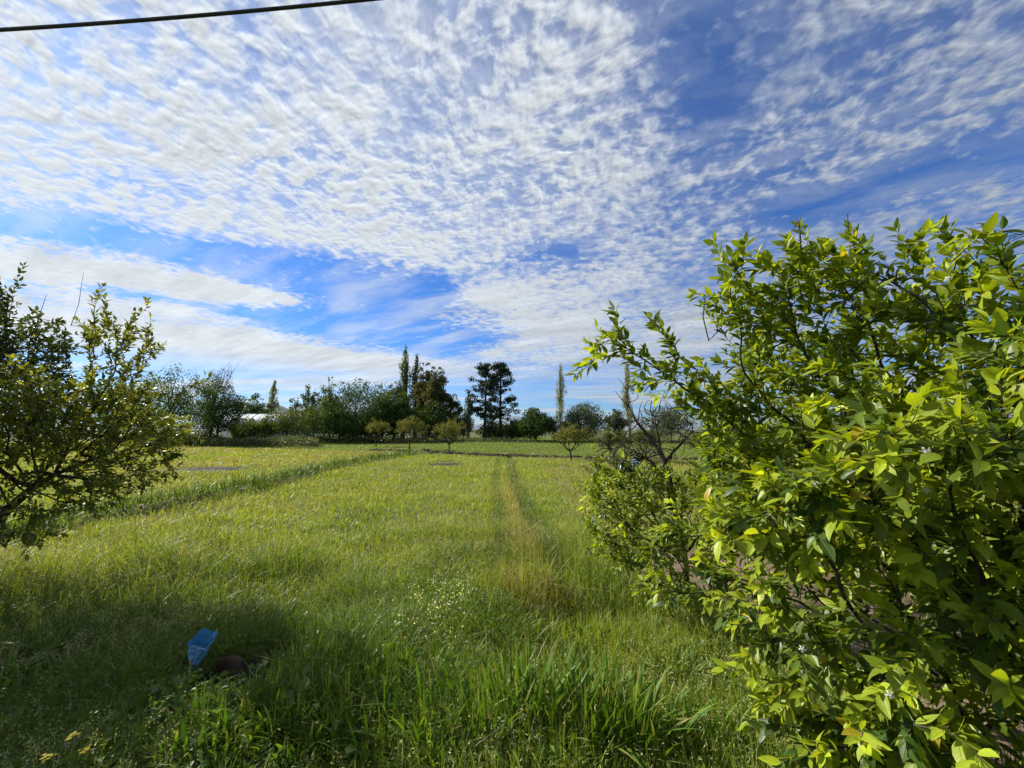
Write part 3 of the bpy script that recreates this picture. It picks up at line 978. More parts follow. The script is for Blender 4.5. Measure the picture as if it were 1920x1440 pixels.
T('willow_tree', 'wide feathery grey-green willow behind the golden orchard tree', 'willow', 1096, 758, 84, 62, 'round', G_OLIVE, .22, 1.9, clear=.03, group=WOOD, fill=1.9)
T('broadleaf_tree', 'dull green tree between the willow and the right-hand poplar', 'tree', 1157, 768, 46, 66, 'round', G_OLIVE, .26, 1.2, clear=.05, group=WOOD, fill=1.3)
T('poplar_tree', 'pale poplar seen right behind the long lemon branch', 'poplar', 1180, 680, 27, 72, 'poplar', G_PALE, .21, 1.2, clear=.08, bark=M_BARK_PALE, group=WOOD, fill=1.1)
T('olive_tree', 'wide grey-green olive behind the dead black limbs', 'olive tree', 1258, 760, 104, 56, 'bare', G_OLIVE, .22, 1.5, clear=.05, group=WOOD, fill=2.2)
T('broadleaf_tree', 'dark tree behind the upper part of the lemon foliage, beside the olive', 'tree', 1370, 770, 120, 66, 'round', G_MID, .26, 1.3, clear=.03, group=WOOD, fill=1.3)
T('broadleaf_tree', 'dark tree glimpsed through the middle of the lemon foliage', 'tree', 1520, 776, 120, 64, 'round', G_DARK, .26, 1.3, clear=.03, group=WOOD, fill=1.3)
T('broadleaf_tree', 'dark tree glimpsed through the right part of the lemon foliage', 'tree', 1690, 780, 110, 60, 'round', G_DARK, .26, 1.3, clear=.03, group=WOOD, fill=1.3)

# young orchard trees standing in the field, each with a short forked trunk
ORCH = 'small orchard trees in a row across the field'
for (px_, tp_, w_, by_, lb_, pal_) in [
        (705, 784, 44, 836, 'leftmost and farthest small golden orchard tree', G_GOLD),
        (768, 779, 56, 843, 'golden round orchard tree under the tall poplars', G_GOLD),
        (842, 788, 54, 848, 'golden orchard tree left of the pines, beside the dark ash patch', G_GOLD),
        (1071, 797, 66, 862, 'largest golden orchard tree, below the lone tall poplar', G_GOLD),
        (1152, 806, 52, 866, 'greener orchard tree left of the dead black limbs', G_YEL),
        (1212, 802, 62, 868, 'orchard tree mostly hidden by the dead black limbs', G_YEL),
        (1330, 806, 80, 872, 'orchard tree hidden behind the lemon tree', G_YEL)]:
    D_ = (CAM_H) / ((by_ - 806) / F_PX) * 0.985
    r_ = np.random.default_rng(by_)
    b_ = at(px_, by_, D_); b_[2] = float(ground_z(b_[0], b_[1]))
    H_ = at(px_, tp_, D_)[2] - b_[2]; R_ = w_ / 2 / F_PX * D_ * 1.12
    root = empty('orchard_tree', b_); tag(root, lb_, 'fruit tree', ORCH)
    g_ = Geo(); fork = b_ + np.array([r_.normal(0, .05), 0, .26 * H_])
    g_.tube([b_ - [0, 0, .05], (b_ + fork) / 2 + [.02, 0, 0], fork], [.085, .06, .055], 8)
    ends = []
    for k in range(7):
        a = k * 0.9 + r_.random(); e = .55 + .5 * r_.random()
        p1 = fork + np.array([math.cos(a) * R_ * .42, math.sin(a) * R_ * .42, H_ * .20 * (.7 + .6 * r_.random())])
        g_.tube([fork, (fork + p1) / 2 + [0, 0, -.02], p1], [.04, .03, .022], 5)
        for q in range(4):
            p2 = p1 + np.array([r_.normal(0, R_ * .3), r_.normal(0, R_ * .3), H_ * (.12 + .26 * r_.random())])
            g_.tube([p1, (p1 + p2) / 2 + r_.normal(0, .03, 3), p2], [.02, .014, .006], 4); ends.append(p2)
    g_.build('trunk', M_BARK_DARK, root)
    n_ = 75
    R_ *= .9 + .22 * r_.random(); v = norm(r_.normal(size=(n_, 3))); v = v * (1 + .3 * np.sin(3 * np.arctan2(v[:, 1], v[:, 0]) + by_))[:, None]; v[:, 2] = np.where(v[:, 2] < -.35, -v[:, 2] * .5, v[:, 2])
    cc_ = b_ + np.array([0, 0, H_ * .60]) + v * np.array([R_ * .92, R_ * .92, H_ * .38]) * (.45 + .55 * r_.random(n_))[:, None]
    cc_ = np.concatenate([cc_, np.array(ends)]); nc_ = len(cc_)
    N_ = 3400; ix = r_.integers(0, nc_, N_)
    up_ = r_.random(N_)
    P_ = cc_[ix] + norm(r_.normal(size=(N_, 3))) * (R_ * .17 * r_.random(N_) ** .5)[:, None] + np.array([0, 0, 1]) * (up_ * .12)[:, None]
    vv, ff = cards(N_, P_, .095, r_, .3, .55)
    cs = .9 * shade_pal(pal_, N_, r_, r_.normal(0, .2, nc_)[ix])
    mesh_obj('crown', vv, ff, M_FAR, root, np.repeat(cs[:, None], 4, 1).reshape(-1, 3), None, False)

# rough undergrowth at the foot of the hedge
r_ = np.random.default_rng(77)
N_ = 42000
px_ = np.concatenate([r_.uniform(250, 700, N_ // 2), r_.uniform(600, 1900, N_ // 2)])
D_ = np.where(px_ < 600, 46.5 + r_.normal(0, 2.2, N_), 60 + r_.normal(0, 2.5, N_))
xx = (px_ - 960) / F_PX * D_ * 1.0
hh = (0.75 * sstep(px_, 640, 540) + .18 + .45 * sstep(px_, 560, 640) * sstep(px_, 1010, 900)) * (0.3 + 1.3 * fbm(xx, D_, 3.5, 131, 3) ** 1.5)
zz_ = r_.random(N_) ** .7 * hh * 1.7
vv, ff = cards(N_, np.stack([xx, D_, zz_], -1), .24, r_, 0, .3)
cs = lerp3(np.tile(np.array([.05, .075, .03]), (N_, 1)), (.15, .16, .07), r_.random(N_) ** 1.4)
o = mesh_obj('undergrowth', vv, ff, M_GRASS, None, np.repeat(cs[:, None], 4, 1).reshape(-1, 3), None, False)
tag(o, 'rough tangled undergrowth at the foot of the far trees', 'undergrowth', kind='stuff')

# low hills on the horizon
hg = []
az = np.radians(np.linspace(-75, 75, 400))
pxh = 960 + F_PX * np.tan(np.clip(az, -1.25, 1.25)) * CP
hp = 4 + 30 * np.exp(-((pxh - 492) / 62) ** 2) + 22 * np.exp(-((pxh - 640) / 130) ** 2) + 20 * np.exp(-((pxh - 960) / 45) ** 2) + 40 * np.exp(-((pxh - 1820) / 190) ** 2) + 18 * np.exp(-((pxh - 1450) / 150) ** 2)
hp = hp + 5 * fbm(pxh, pxh * 0, 60, 17, 4)
dist = 4200
V = []
for k, (dd, q) in enumerate([(-500, -0.02), (-200, .45), (0, 1.0), (300, .6), (900, -.02)]):
    R = dist + dd
    hz = hp / F_PX * dist * q * (1 + .15 * (fbm(pxh, pxh * 0 + k * 50, 30, 19, 3) - .5))
    V.append(np.stack([R * np.sin(az), R * np.cos(az), hz - 2], -1))
V = np.stack(V, 0); nn = 400
a0 = (np.arange(4)[:, None] * nn + np.arange(nn - 1)[None]).ravel()
hill_m = simple_material('hill_scrub_haze', (0.13, 0.17, 0.21), (0.19, 0.23, 0.27), .004, bump_d=.1)  # bluish tone stands for distance haze over the scrub
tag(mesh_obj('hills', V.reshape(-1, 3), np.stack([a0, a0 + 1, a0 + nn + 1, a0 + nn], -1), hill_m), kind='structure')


# ------------------------------------------------------------------ near trees
def leaf_tree(name, label, cat, starts, blobs, n_attr, step, infl, kill, mat, bark, twigmat, pal, L0, per_node, seed,
              center, extra=None, r_tip=.0022, power=.46, r_max=.09, tipmax=3, ratio=.47, up=.9, jitter=.22, limbs=None, dead=None,
              bare=0.0, bias=(0, 0, .08), drop=.15, attach=True):
    r = np.random.default_rng(seed)
    root = empty(name, starts[0]); tag(root, label, cat)
    A = blob_points(blobs, n_attr, seed)
    if extra is not None: A = np.concatenate([A, extra])
    A = A[A[:, 2] > ground_z(A[:, 0], A[:, 1]) + .05]
    nodes, par = grow(starts, A, step, infl, kill, 160, seed, jitter, bias)
    tips, rad, kids, chains = skeleton(nodes, par, r_tip, power, r_max)
    g = Geo(); tube_skeleton(g, nodes, rad, chains, tips)
    if dead is not None:
        for p, q in dead:
            j = np.linalg.norm(nodes - p[0], axis=1).argmin()
            if attach and np.linalg.norm(nodes[j] - p[0]) > .02:
                far_ = np.linalg.norm(nodes[j] - p[0]) > .16
                if far_: p = p + (nodes[j] - p[0]) * .8
                p = np.concatenate([[nodes[j]], p]); q = np.concatenate([[q[0]], q])
            g.tube(p, q, 5)
    # leafy shoots
    ids = [i for i in range(1, len(nodes)) if tips[i] <= tipmax and par[i] >= 0]
    dirs = norm(nodes[ids] - nodes[par[ids]])
    P, Dv, Nv, Ln, Cv = [], [], [], [], []
    tw = g
    ctr = np.array(center)
    for i, dv in zip(ids, dirs):
        if r.random() < bare: continue
        terminal = not kids[i]
        base = nodes[par[i]]; end = nodes[i]
        tone = r.random()
        shootcol = lerp3(np.array([pal[0]]), pal[1], np.array([np.clip(tone ** 1.2 * .85 + (.18 if terminal else -.1), 0, 1)]))[0]
        segs = [(base, end)]
        if terminal or r.random() < .5:
            out = norm(norm(end - ctr) * .7 + dv * .6 + r.normal(0, .35, 3) + np.array([0, 0, .15]))
            ln = step * (1.0 + 1.1 * r.random())
            midp = end + out * ln * .5 + r.normal(0, .006, 3); e2 = end + out * ln + np.array([0, 0, r.normal(0, .02)])
            tw.tube([end, midp, e2], [r_tip * .9, r_tip * .7, r_tip * .4], 4)
            segs += [(end, midp), (midp, e2)]
        a = r.random() * 6.28
        for (s0, s1) in segs:
            ax = norm(s1 - s0); q1 = norm(np.cross(ax, [.3, .2, 1.0])); q2 = np.cross(ax, q1)
            for k in range(per_node if len(segs) == 1 else max(2, per_node)):
                t = (k + r.random() * .8) / per_node
                a += 2.4
                rdir = math.cos(a) * q1 + math.sin(a) * q2
                d = norm(ax * (.55 + .4 * r.random()) + rdir * (.75) + norm(s0 - ctr) * .25 + np.array([0, 0, -drop]) + r.normal(0, .12, 3))
                P.append(s0 + (s1 - s0) * t + d * L0 * .07)
                Dv.append(d)
                Nv.append(np.array([0, 0, up]) + r.normal(0, .42, 3) + np.array(to_sun) * .35 + norm(s0 - ctr) * .2)
                Ln.append(L0 * (.55 + .6 * r.random()) * (1.0 if terminal else .95))
                Cv.append(shootcol * (.6 + .6 * r.random()) * np.array([1, 1, .8 + 1.2 * r.random()]))
        if terminal and len(segs) > 1:
            for k in range(3):
                d = norm(norm(segs[-1][1] - segs[-1][0]) + r.normal(0, .45, 3))
                P.append(segs[-1][1]); Dv.append(d); Nv.append(np.array([0, 0, up]) + r.normal(0, .4, 3)); Ln.append(L0 * (.35 + .5 * r.random()))
                Cv.append(shootcol * (1.0 + .35 * r.random()))
    g.build('trunk', bark, root)
    N = len(P)
    P, Dv, Nv, Ln, Cv = map(np.array, (P, Dv, Nv, Ln, Cv))
    ye = r.random(N) < .006
    Cv[ye] = np.array([.40, .34, .03])
    leaves('foliage', P, Dv, Nv, Ln, ratio * (.85 + .3 * r.random(N)), r.normal(.12, .14, N), np.clip(r.normal(.28, .18, N), -.1, .8), Cv, mat, root, .012, seed)
    print(name, 'nodes', len(nodes), 'leaves', N)
    return root, nodes, tips, kids, par


def curve_pts(pts, n, r, rad):
    pts = np.array(pts); t = np.linspace(0, len(pts) - 1, n)
    c = np.stack([np.interp(t, np.arange(len(pts)), pts[:, k]) for k in range(3)], -1)
    return c + norm(r.normal(size=(n, 3))) * (rad * r.random((n, 1)))


# big lemon tree on the right: crown blobs (centre, radii, weight)
LEMON_PAL = ((.06, .12, .012), (.38, .48, .024))
LC = (3.0, 2.35, 1.6)
lemon_blobs = [
    (2.95, 2.35, 1.75, 1.55, 1.45, 1.15, 10),
    (2.60, 2.15, 1.10, 1.50, 1.25, 0.85, 5.0),
    (2.30, 2.90, 1.95, 0.75, 0.60, 0.75, 2.2),
    (1.95, 1.75, 1.55, 0.50, 0.55, 0.60, 1.8),
    (2.15, 1.55, 0.80, 0.85, 0.60, 0.62, 1.8),
    (1.60, 1.95, 0.62, 0.42, 0.40, 0.42, .9),
    (1.75, 2.75, 1.20, 0.42, 0.45, 0.40, .8),
    (2.80, 2.10, 2.62, 0.80, 0.70, 0.36, .8),
    (3.6, 1.7, 2.25, 0.8, 0.8, 0.5, .8),
    (2.05, 1.28, 1.9, 0.35, 0.35, 0.45, .8),
]
lemon_blobs += [tuple(at(1350, 765, 2.6)) + (.24, .25, .16, .9), tuple(at(1270, 715, 2.6)) + (.2, .2, .11, .5), tuple(at(1450, 975, 1.85)) + (.34, .30, .13, 1.6), tuple(at(1600, 930, 1.6)) + (.30, .28, .14, 1.6), tuple(at(1770, 840, 1.3)) + (.24, .22, .13, 1.3),
                tuple(at(1450, 590, 2.5)) + (.34, .3, .26, 1.2), tuple(at(1570, 520, 2.4)) + (.34, .3, .22, 1.0), tuple(at(1390, 850, 2.6)) + (.22, .3, .26, .8)]
r9 = np.random.default_rng(19)
arm = curve_pts([at(1480, 740, 2.6), at(1400, 735, 2.6), at(1300, 705, 2.6), at(1230, 690, 2.6), at(1170, 655, 2.6), at(1120, 662, 2.6)], 110, r9, .15)
arm2 = curve_pts([at(1300, 705, 2.6), at(1240, 640, 2.6), at(1245, 610, 2.6)], 20, r9, .07)
arm3 = curve_pts([at(1230, 690, 2.6), at(1190, 625, 2.6), at(1150, 590, 2.6)], 12, r9, .04)
arm4 = curve_pts([at(1440, 720, 2.5), at(1370, 640, 2.5), at(1340, 560, 2.5)], 45, r9, .13)
arm5 = curve_pts([at(1620, 520, 2.3), at(1500, 480, 2.3), at(1400, 520, 2.3), at(1375, 505, 2.3)], 60, r9, .13)
arm6 = curve_pts([at(1700, 520, 2.2), at(1740, 450, 2.2), at(1765, 412, 2.2)], 14, r9, .05)
arm7 = curve_pts([at(1880, 560, 1.5), at(1860, 500, 1.4), at(1890, 455, 1.35)], 14, r9, .04)
arm8 = curve_pts([at(1500, 1180, 2.1), at(1450, 1200, 2.1), at(1420, 1250, 2.0)], 12, r9, .05)
arm9 = curve_pts([at(1500, 1000, 2.7), at(1390, 1000, 2.75), at(1310, 1000, 2.8), at(1240, 1030, 2.8)], 60, r9, .16)
arm10 = curve_pts([at(1450, 1080, 2.6), at(1340, 1110, 2.7), at(1260, 1110, 2.7), at(1220, 1130, 2.7)], 36, r9, .12)
lemon_extra = np.concatenate([arm9, arm10, arm, arm2, arm3, arm4, arm5, arm6, arm7, arm8])
stem = [(3.05, 2.45, 0.0), (3.03, 2.43, .15), (3.0, 2.4, .30), (2.98, 2.38, .45), (2.95, 2.36, .62)]
stem = [(a, b, c + float(ground_z(3.05, 2.45))) for a, b, c in stem]
dead_l = []
for (pp, D) in [([(1500, 560), (1487, 470), (1480, 440), (1505, 408)], 2.3), ([(1505, 520), (1490, 480), (1462, 455)], 2.3),
                ([(1595, 480), (1590, 440), (1588, 403)], 2.2), ([(1400, 530), (1375, 500), (1350, 480)], 2.3),
                ([(1330, 640), (1318, 595), (1325, 560), (1312, 548)], 2.5), ([(1345, 620), (1335, 590), (1345, 565)], 2.5),
                ([(1790, 510), (1800, 480), (1818, 452)], 1.9), ([(1500, 440), (1498, 420), (1492, 405)], 2.3)]:
    dead_l.append((np.array([at(a, b, D) for a, b in pp]) + r9.normal(0, .006, (len(pp), 3)), np.linspace(.005, .0022, len(pp))))
lemon, lnodes, ltips, lkids, lpar = leaf_tree('lemon_tree', 'large leafy lemon tree with glossy bright leaves and white blossoms, filling the right side', 'lemon tree',
    stem, lemon_blobs, 4600, .075, .62, .088, M_LEMON, M_BARK_DARK, M_TWIG, LEMON_PAL, .091, 4, 23, LC, lemon_extra, dead=dead_l, tipmax=6, ratio=.44)

# lemon blossoms: five narrow white petals and a bud cluster
M_PETAL, n = mat_new('petal')
pb = principled(n, (.80, .78, .72), .5, .3)
tl = n.new('ShaderNodeBsdfTranslucent'); tl.inputs[0].default_value = (.8, .78, .7, 1)
mx = n.new('ShaderNodeMixShader'); mx.inputs[0].default_value = .3
n.t.links.new(pb.outputs[0], mx.inputs[1]); n.t.links.new(tl.outputs[0], mx.inputs[2]); n.t.links.new(mx.outputs[0], n.out.inputs[0])
tipn = [i for i in range(len(lnodes)) if not lkids[i]]
dcam = np.linalg.norm(lnodes[tipn] - np.array([0, 0, CAM_H]), axis=1)
order = np.array(tipn)[np.argsort(dcam + r9.random(len(tipn)) * 1.3)][:150]
for i in r9.choice(order, 10, replace=False):
    c = lnodes[i] + norm(np.array([0, 0, CAM_H]) - lnodes[i]) * .14 + r9.normal(0, .02, 3)
    g_ = Geo(); ax = norm(np.array([0, 0, CAM_H]) - c + r9.normal(0, .5, 3)); q1 = norm(np.cross(ax, [.1, .3, 1])); q2 = np.cross(ax, q1)
    for k in range(5):
        a = k * 1.2566 + .2; d = math.cos(a) * q1 + math.sin(a) * q2; s = -math.sin(a) * q1 + math.cos(a) * q2
        L = .015
        g_.add([c, c + d * L * .5 + s * .004 + ax * .003, c + d * L * .5 - s * .004 + ax * .003, c + d * L - ax * .004, c + d * L * .5 + ax * .0055],
               [[0, 1, 4], [0, 4, 2], [1, 3, 4], [4, 3, 2]])
    g_.tube([c - ax * .012, c + ax * .002, c + ax * .008], [.0015, .002, .003], 5)
    g_.build('blossom', M_PETAL, lemon)

# second citrus tree, low leaves and dead black upper limbs
r9 = np.random.default_rng(29)
B2 = np.array([2.05, 4.75, float(ground_z(2.05, 4.75))])
cit_blobs = [(1.35, 4.55, 1.20, .55, .55, .32, 3), (1.9, 4.6, 1.0, .75, .65, .45, 4), (1.15, 4.5, .80, .36, .45, .34, 1.6),
             (2.7, 4.7, 1.1, .7, .6, .5, 2.5), (1.02, 4.6, 1.38, .16, .2, .22, .5), (1.45, 4.2, .55, .4, .4, .25, .8), (1.7, 4.0, .45, .45, .35, .22, .8)]
dead2 = []
def limb(pp, D, r0, r1, n=None):
    p = np.array([at(a, b, D) for a, b in pp]); dead2.append((p + r9.normal(0, .012, p.shape) * np.linspace(0, 1, len(p))[:, None], np.linspace(r0, r1, len(p))))
limb([(1262, 960), (1256, 905), (1247, 868), (1240, 848), (1215, 815), (1196, 792), (1178, 763)], 4.75, .050, .010)
limb([(1247, 868), (1262, 845), (1285, 822), (1300, 806)], 4.72, .022, .007)
limb([(1240, 848), (1232, 800), (1225, 780)], 4.8, .012, .004)
limb([(1256, 905), (1225, 868), (1200, 850), (1172, 838), (1150, 845)], 4.6, .016, .004)
limb([(1240, 850), (1205, 862), (1190, 885)], 4.5, .012, .004)
limb([(1196, 792), (1200, 765), (1206, 752)], 4.75, .007, .003)
limb([(1178, 763), (1160, 745), (1152, 735)], 4.75, .007, .003)
limb([(1196, 790), (1182, 790), (1172, 800)], 4.75, .007, .003)
for k in range(95):
    src = dead2[r9.integers(0, 5)][0]; s = src[r9.integers(1, len(src))]
    d = norm(np.array([-.6, r9.normal(0, .6), r9.normal(.1, .7)]) + r9.normal(0, .5, 3)); L = .18 + .38 * r9.random()
    p = [s]; dd = d
    for q in range(5):
        dd = norm(dd + r9.normal(0, .35, 3)); p.append(p[-1] + dd * L / 5)
    dead2.append((np.array(p), np.linspace(.0075, .0022, 6)))
    for w_ in range(2):
        j = r9.integers(2, 5); dd2 = norm(dd + r9.normal(0, .8, 3)); e = p[j] + dd2 * .13
        dead2.append((np.array([p[j], (p[j] + e) / 2 + r9.normal(0, .01, 3), e]), np.array([.0045, .003, .0018])))
stem2 = [tuple(B2 + np.array([0, 0, k])) for k in (0, .12, .25, .38, .5)]
leaf_tree('citrus_tree', 'smaller citrus tree with dead black upper limbs, behind the big lemon tree', 'citrus tree',
    stem2, cit_blobs, 1300, .07, .6, .088, M_LEMON, M_BARK_DARK, M_TWIG, LEMON_PAL, .078, 3, 31, (1.9, 4.7, .7), None, dead=dead2, tipmax=5, r_max=.055, attach=False)

# left citrus tree leaning in from the left edge
LEFT_PAL = ((.075, .115, .016), (.28, .31, .032))
left_blobs = [(-5.0, 4.6, 1.85, .85, .9, .45, 5), (-4.45, 4.7, 1.78, .42, .55, .34, 1.2), (-5.3, 4.6, 2.2, .7, .7, .32, 2), (-5.9, 3.3, 2.0, .9, .8, .8, 4), (-6.0, 2.5, 2.2, .8, .7, .7, 3),  # lobes nearest the camera are out of view, added to shade the grass
              (-4.75, 4.6, 2.9, .33, .4, .35, 1.3), (-5.75, 4.6, 1.75, .6, .9, .6, 2.6), (-4.75, 4.6, 1.38, .65, .6, .18, 1.4),
              (-4.65, 4.55, 2.35, .35, .4, .3, 1.0), (-5.15, 4.6, 1.2, .6, .6, .3, 1.2)]
r9 = np.random.default_rng(39)
lex = np.concatenate([curve_pts([at(180, 640, 4.6), at(240, 600, 4.6), at(285, 572, 4.6)], 16, r9, .05),
                      curve_pts([at(150, 640, 4.6), at(180, 570, 4.6), at(190, 540, 4.6)], 16, r9, .04),
                      curve_pts([at(300, 760, 4.6), at(350, 745, 4.6), at(385, 712, 4.5)], 14, r9, .08)])
stem3 = [(-6.25, 4.5, 0.0), (-6.2, 4.5, .2), (-6.12, 4.5, .42), (-6.02, 4.52, .64), (-5.9, 4.53, .86), (-5.76, 4.55, 1.05), (-5.6, 4.56, 1.2)]
stem3 = [(a, b, c + float(ground_z(-6.25, 4.5))) for a, b, c in stem3]
dead3 = []
for (pp, D, w_) in [([(45, 890), (70, 884), (120, 893), (170, 898), (205, 915)], 4.5, .03), ([(20, 640), (32, 560), (48, 520), (62, 478)], 4.6, .007),
                ([(30, 600), (45, 560), (55, 500)], 4.6, .005), ([(182, 640), (175, 590), (188, 530)], 4.6, .005), ([(150, 850), (210, 800), (260, 770)], 4.6, .016), ([(100, 800), (108, 720), (75, 640)], 4.7, .012)]:
    dead3.append((np.array([at(a, b, D) for a, b in pp]), np.linspace(w_, w_ * .3, len(pp))))
leaf_tree('citrus_tree', 'citrus tree with small dull leaves leaning in from the left edge over the grass', 'citrus tree',
    stem3, left_blobs + [tuple(at(30, 1000, 4.3)) + (.35, .3, .16, .5), (-5.35, 3.8, 2.1, .7, .6, .55, 2), (-5.0, 3.35, 2.2, .4, .4, .45, 1.2)], 2900, .08, .65, .09, M_LEAF_L, M_BARK_DARK, M_BARK_DARK, LEFT_PAL, .072, 4, 41, (-5.4, 4.6, 1.4), lex, dead=dead3, tipmax=5, r_max=.075, ratio=.44, up=.6)  # last crown lobes are out of view too, added to deepen that shade

# darker tree beyond it, crown cut by the left edge
dark_blobs = [(-7.0, 5.1, 3.0, .75, .8, .6, 5), (-7.2, 5.2, 2.2, 1.1, 1.0, .8, 4), (-6.45, 5.0, 2.75, .42, .45, .42, 2.4), (-8.3, 5.0, 3.2, 1.2, 1.0, .9, 3), (-8.8, 4.6, 2.0, 1.2, 1.1, 1.0, 3), (-8.0, 4.3, 3.9, 1.3, 1.0, .7, 4), (-8.2, 3.6, 3.2, 1.2, .9, .9, 3)]  # last lobes are unseen, added to cast more shade at lower left
stem4 = [(-8.0, 5.2, k) for k in (-.05, .2, .45, .7, .95, 1.2)]
lex4 = np.concatenate([curve_pts([at(10, 600, 5), at(25, 560, 5), at(20, 520, 5)], 12, r9, .06), curve_pts([at(-20, 560, 5), at(5, 540, 5), at(40, 530, 5)], 12, r9, .06)])
leaf_tree('broadleaf_tree', 'dark-leaved tree cut off by the left edge, behind the citrus tree', 'tree',
    stem4, dark_blobs, 3200, .10, .8, .12, M_LEAF_L, M_BARK_DARK, M_BARK_DARK, ((.03, .055, .012), (.07, .10, .018)), .078, 4, 51, (-7.9, 5.1, 2.0), lex4, tipmax=5, r_max=.09, up=.5)

# ------------------------------------------------------------------ broad-leaved clumps in the foreground
M_BROAD = leaf_material('broad_blades', .40, .55, .25, veins=False, tcol=(1.15, 1.15, .4))


def broad_clump(px, py, nb, h, w, spread, label, seed, name='broad_grass_clump', cat='grass clump', col=((.05, .12, .012), (.14, .24, .02)), lam=.35, group='clumps of broad green blades in the foreground'):
    r = np.random.default_rng(seed)
    a = np.array([(px - 960) / F_PX, CP - (720 - py) / F_PX * SP, SP + (720 - py) / F_PX * CP]); t = -(CAM_H - .08) / a[2]
    cx, cy = a[0] * t, a[1] * t
    N = int(nb * 2.2)
    ang = r.random(N) * 6.28; q = np.sqrt(r.random(N)) * spread
    x = cx + np.cos(ang) * q * 1.35; y = cy + np.sin(ang) * q * 1.1
    nb = N; hh = h * 1.15 * (.5 + .6 * r.random(N)); ww = w * (.6 + .6 * r.random(N))
    lean = ang + r.normal(0, .5, N); lamt = np.clip(lam * (.3 + q / spread) + r.normal(0, .14, N) + (r.random(N) < .14) * .8, .03, 1.5)
    cs = lerp3(np.tile(np.array(col[0]), (N, 1)), col[1], r.random(N))
    v, f, c = blades(x, y, hh, ww, lean + 1.57 + r.normal(0, .4, N), lean, lamt, cs, lv=(0, .2, .42, .64, .84, 1.0), wp=(.45, .8, 1.0, .92, .6, 0), droop=.5)
    # some blades have dried, brown tips
    c = c.reshape(N, -1, 3); br = r.random(N) < .30
    for k_, q_ in ((-1, .85), (-2, .55), (-3, .55)):
        c[br, k_] = c[br, k_] * (1 - q_) + np.array([.30, .22, .09]) * q_
    c = c.reshape(-1, 3)
    o = mesh_obj(name, v, f, M_BROAD, None, c)
    tag(o, label, cat, group)


for k, (px_, py_, nb_, h_, w_, s_, lb_) in enumerate([
        (905, 1405, 46, .50, .018, .17, 'tall upright dark clump at the left end of the bottom row'),
        (985, 1395, 60, .50, .020, .17, 'tallest thick clump of blades at the bottom centre'),
        (1065, 1398, 60, .46, .022, .18, 'thick clump just right of the tallest bottom clump'),
        (1140, 1402, 56, .48, .022, .17, 'broad clump with pointed dock leaves at its centre, along the bottom row'),
        (1210, 1408, 50, .42, .022, .16, 'broad clump at the right end of the dense bottom row'),
        (1320, 1408, 40, .38, .016, .15, 'separate upright clump near the foot of the lemon tree'),
        (1255, 1255, 34, .28, .014, .13, 'small tuft in the grass left of the low lemon twigs'),
        (770, 1345, 36, .30, .015, .14, 'bright clump below the white wild flowers'),
        (715, 1300, 26, .26, .014, .12, 'small bright clump above and left of the white wild flowers'),
        (560, 1300, 34, .26, .020, .14, 'bright broad clump right of the dark hollow'),
        (610, 1255, 22, .24, .018, .11, 'little bright clump on the slope above the hollow'),
        (495, 1400, 34, .26, .022, .15, 'leafy clump below the hollow, near the bottom edge'),
        (640, 1395, 30, .26, .018, .15, 'low bright clump between the hollow and the bottom row'),
        (345, 1425, 26, .24, .022, .15, 'broad tuft near the bottom edge, right of the yellow flowers'),
        (425, 1420, 24, .24, .020, .15, 'broad tuft at the bottom edge, left of the leafy clump below the hollow'),
        (560, 1425, 28, .26, .018, .16, 'mixed tuft at the bottom edge under the hollow'),
        (720, 1425, 34, .30, .018, .17, 'mid green tuft at the bottom edge left of the dense row'),
        (815, 1420, 38, .36, .020, .17, 'tall tuft at the bottom edge touching the dense row on its left'),
        (1400, 1425, 26, .26, .014, .15, 'thin tuft between the separate upright clump and the lemon branches'),
        (1110, 1340, 26, .26, .014, .14, 'thin bright tuft just above the dense bottom row'),
        (1500, 1420, 26, .26, .018, .14, 'clump half under the low lemon branches')]):
    broad_clump(px_, py_, nb_, h_, w_, s_, lb_, 200 + k)
for k, (px_, py_, lb_) in enumerate([(352, 1332, 'dock plant with long pale leaves below the blue bag'), (20, 1265, 'shaded dock plant at the left edge'), (385, 1172, 'upright green tuft behind the blue bag'),
                                     (90, 1215, 'shaded tuft of long leaves at the left, above the yellow flowers')]):
    broad_clump(px_, py_, 20, .26, .034, .09, lb_, 300 + k, 'dock_plant', 'dock plant', ((.07, .13, .02), (.13, .2, .03)), .8, 'dock plants in the shaded grass')

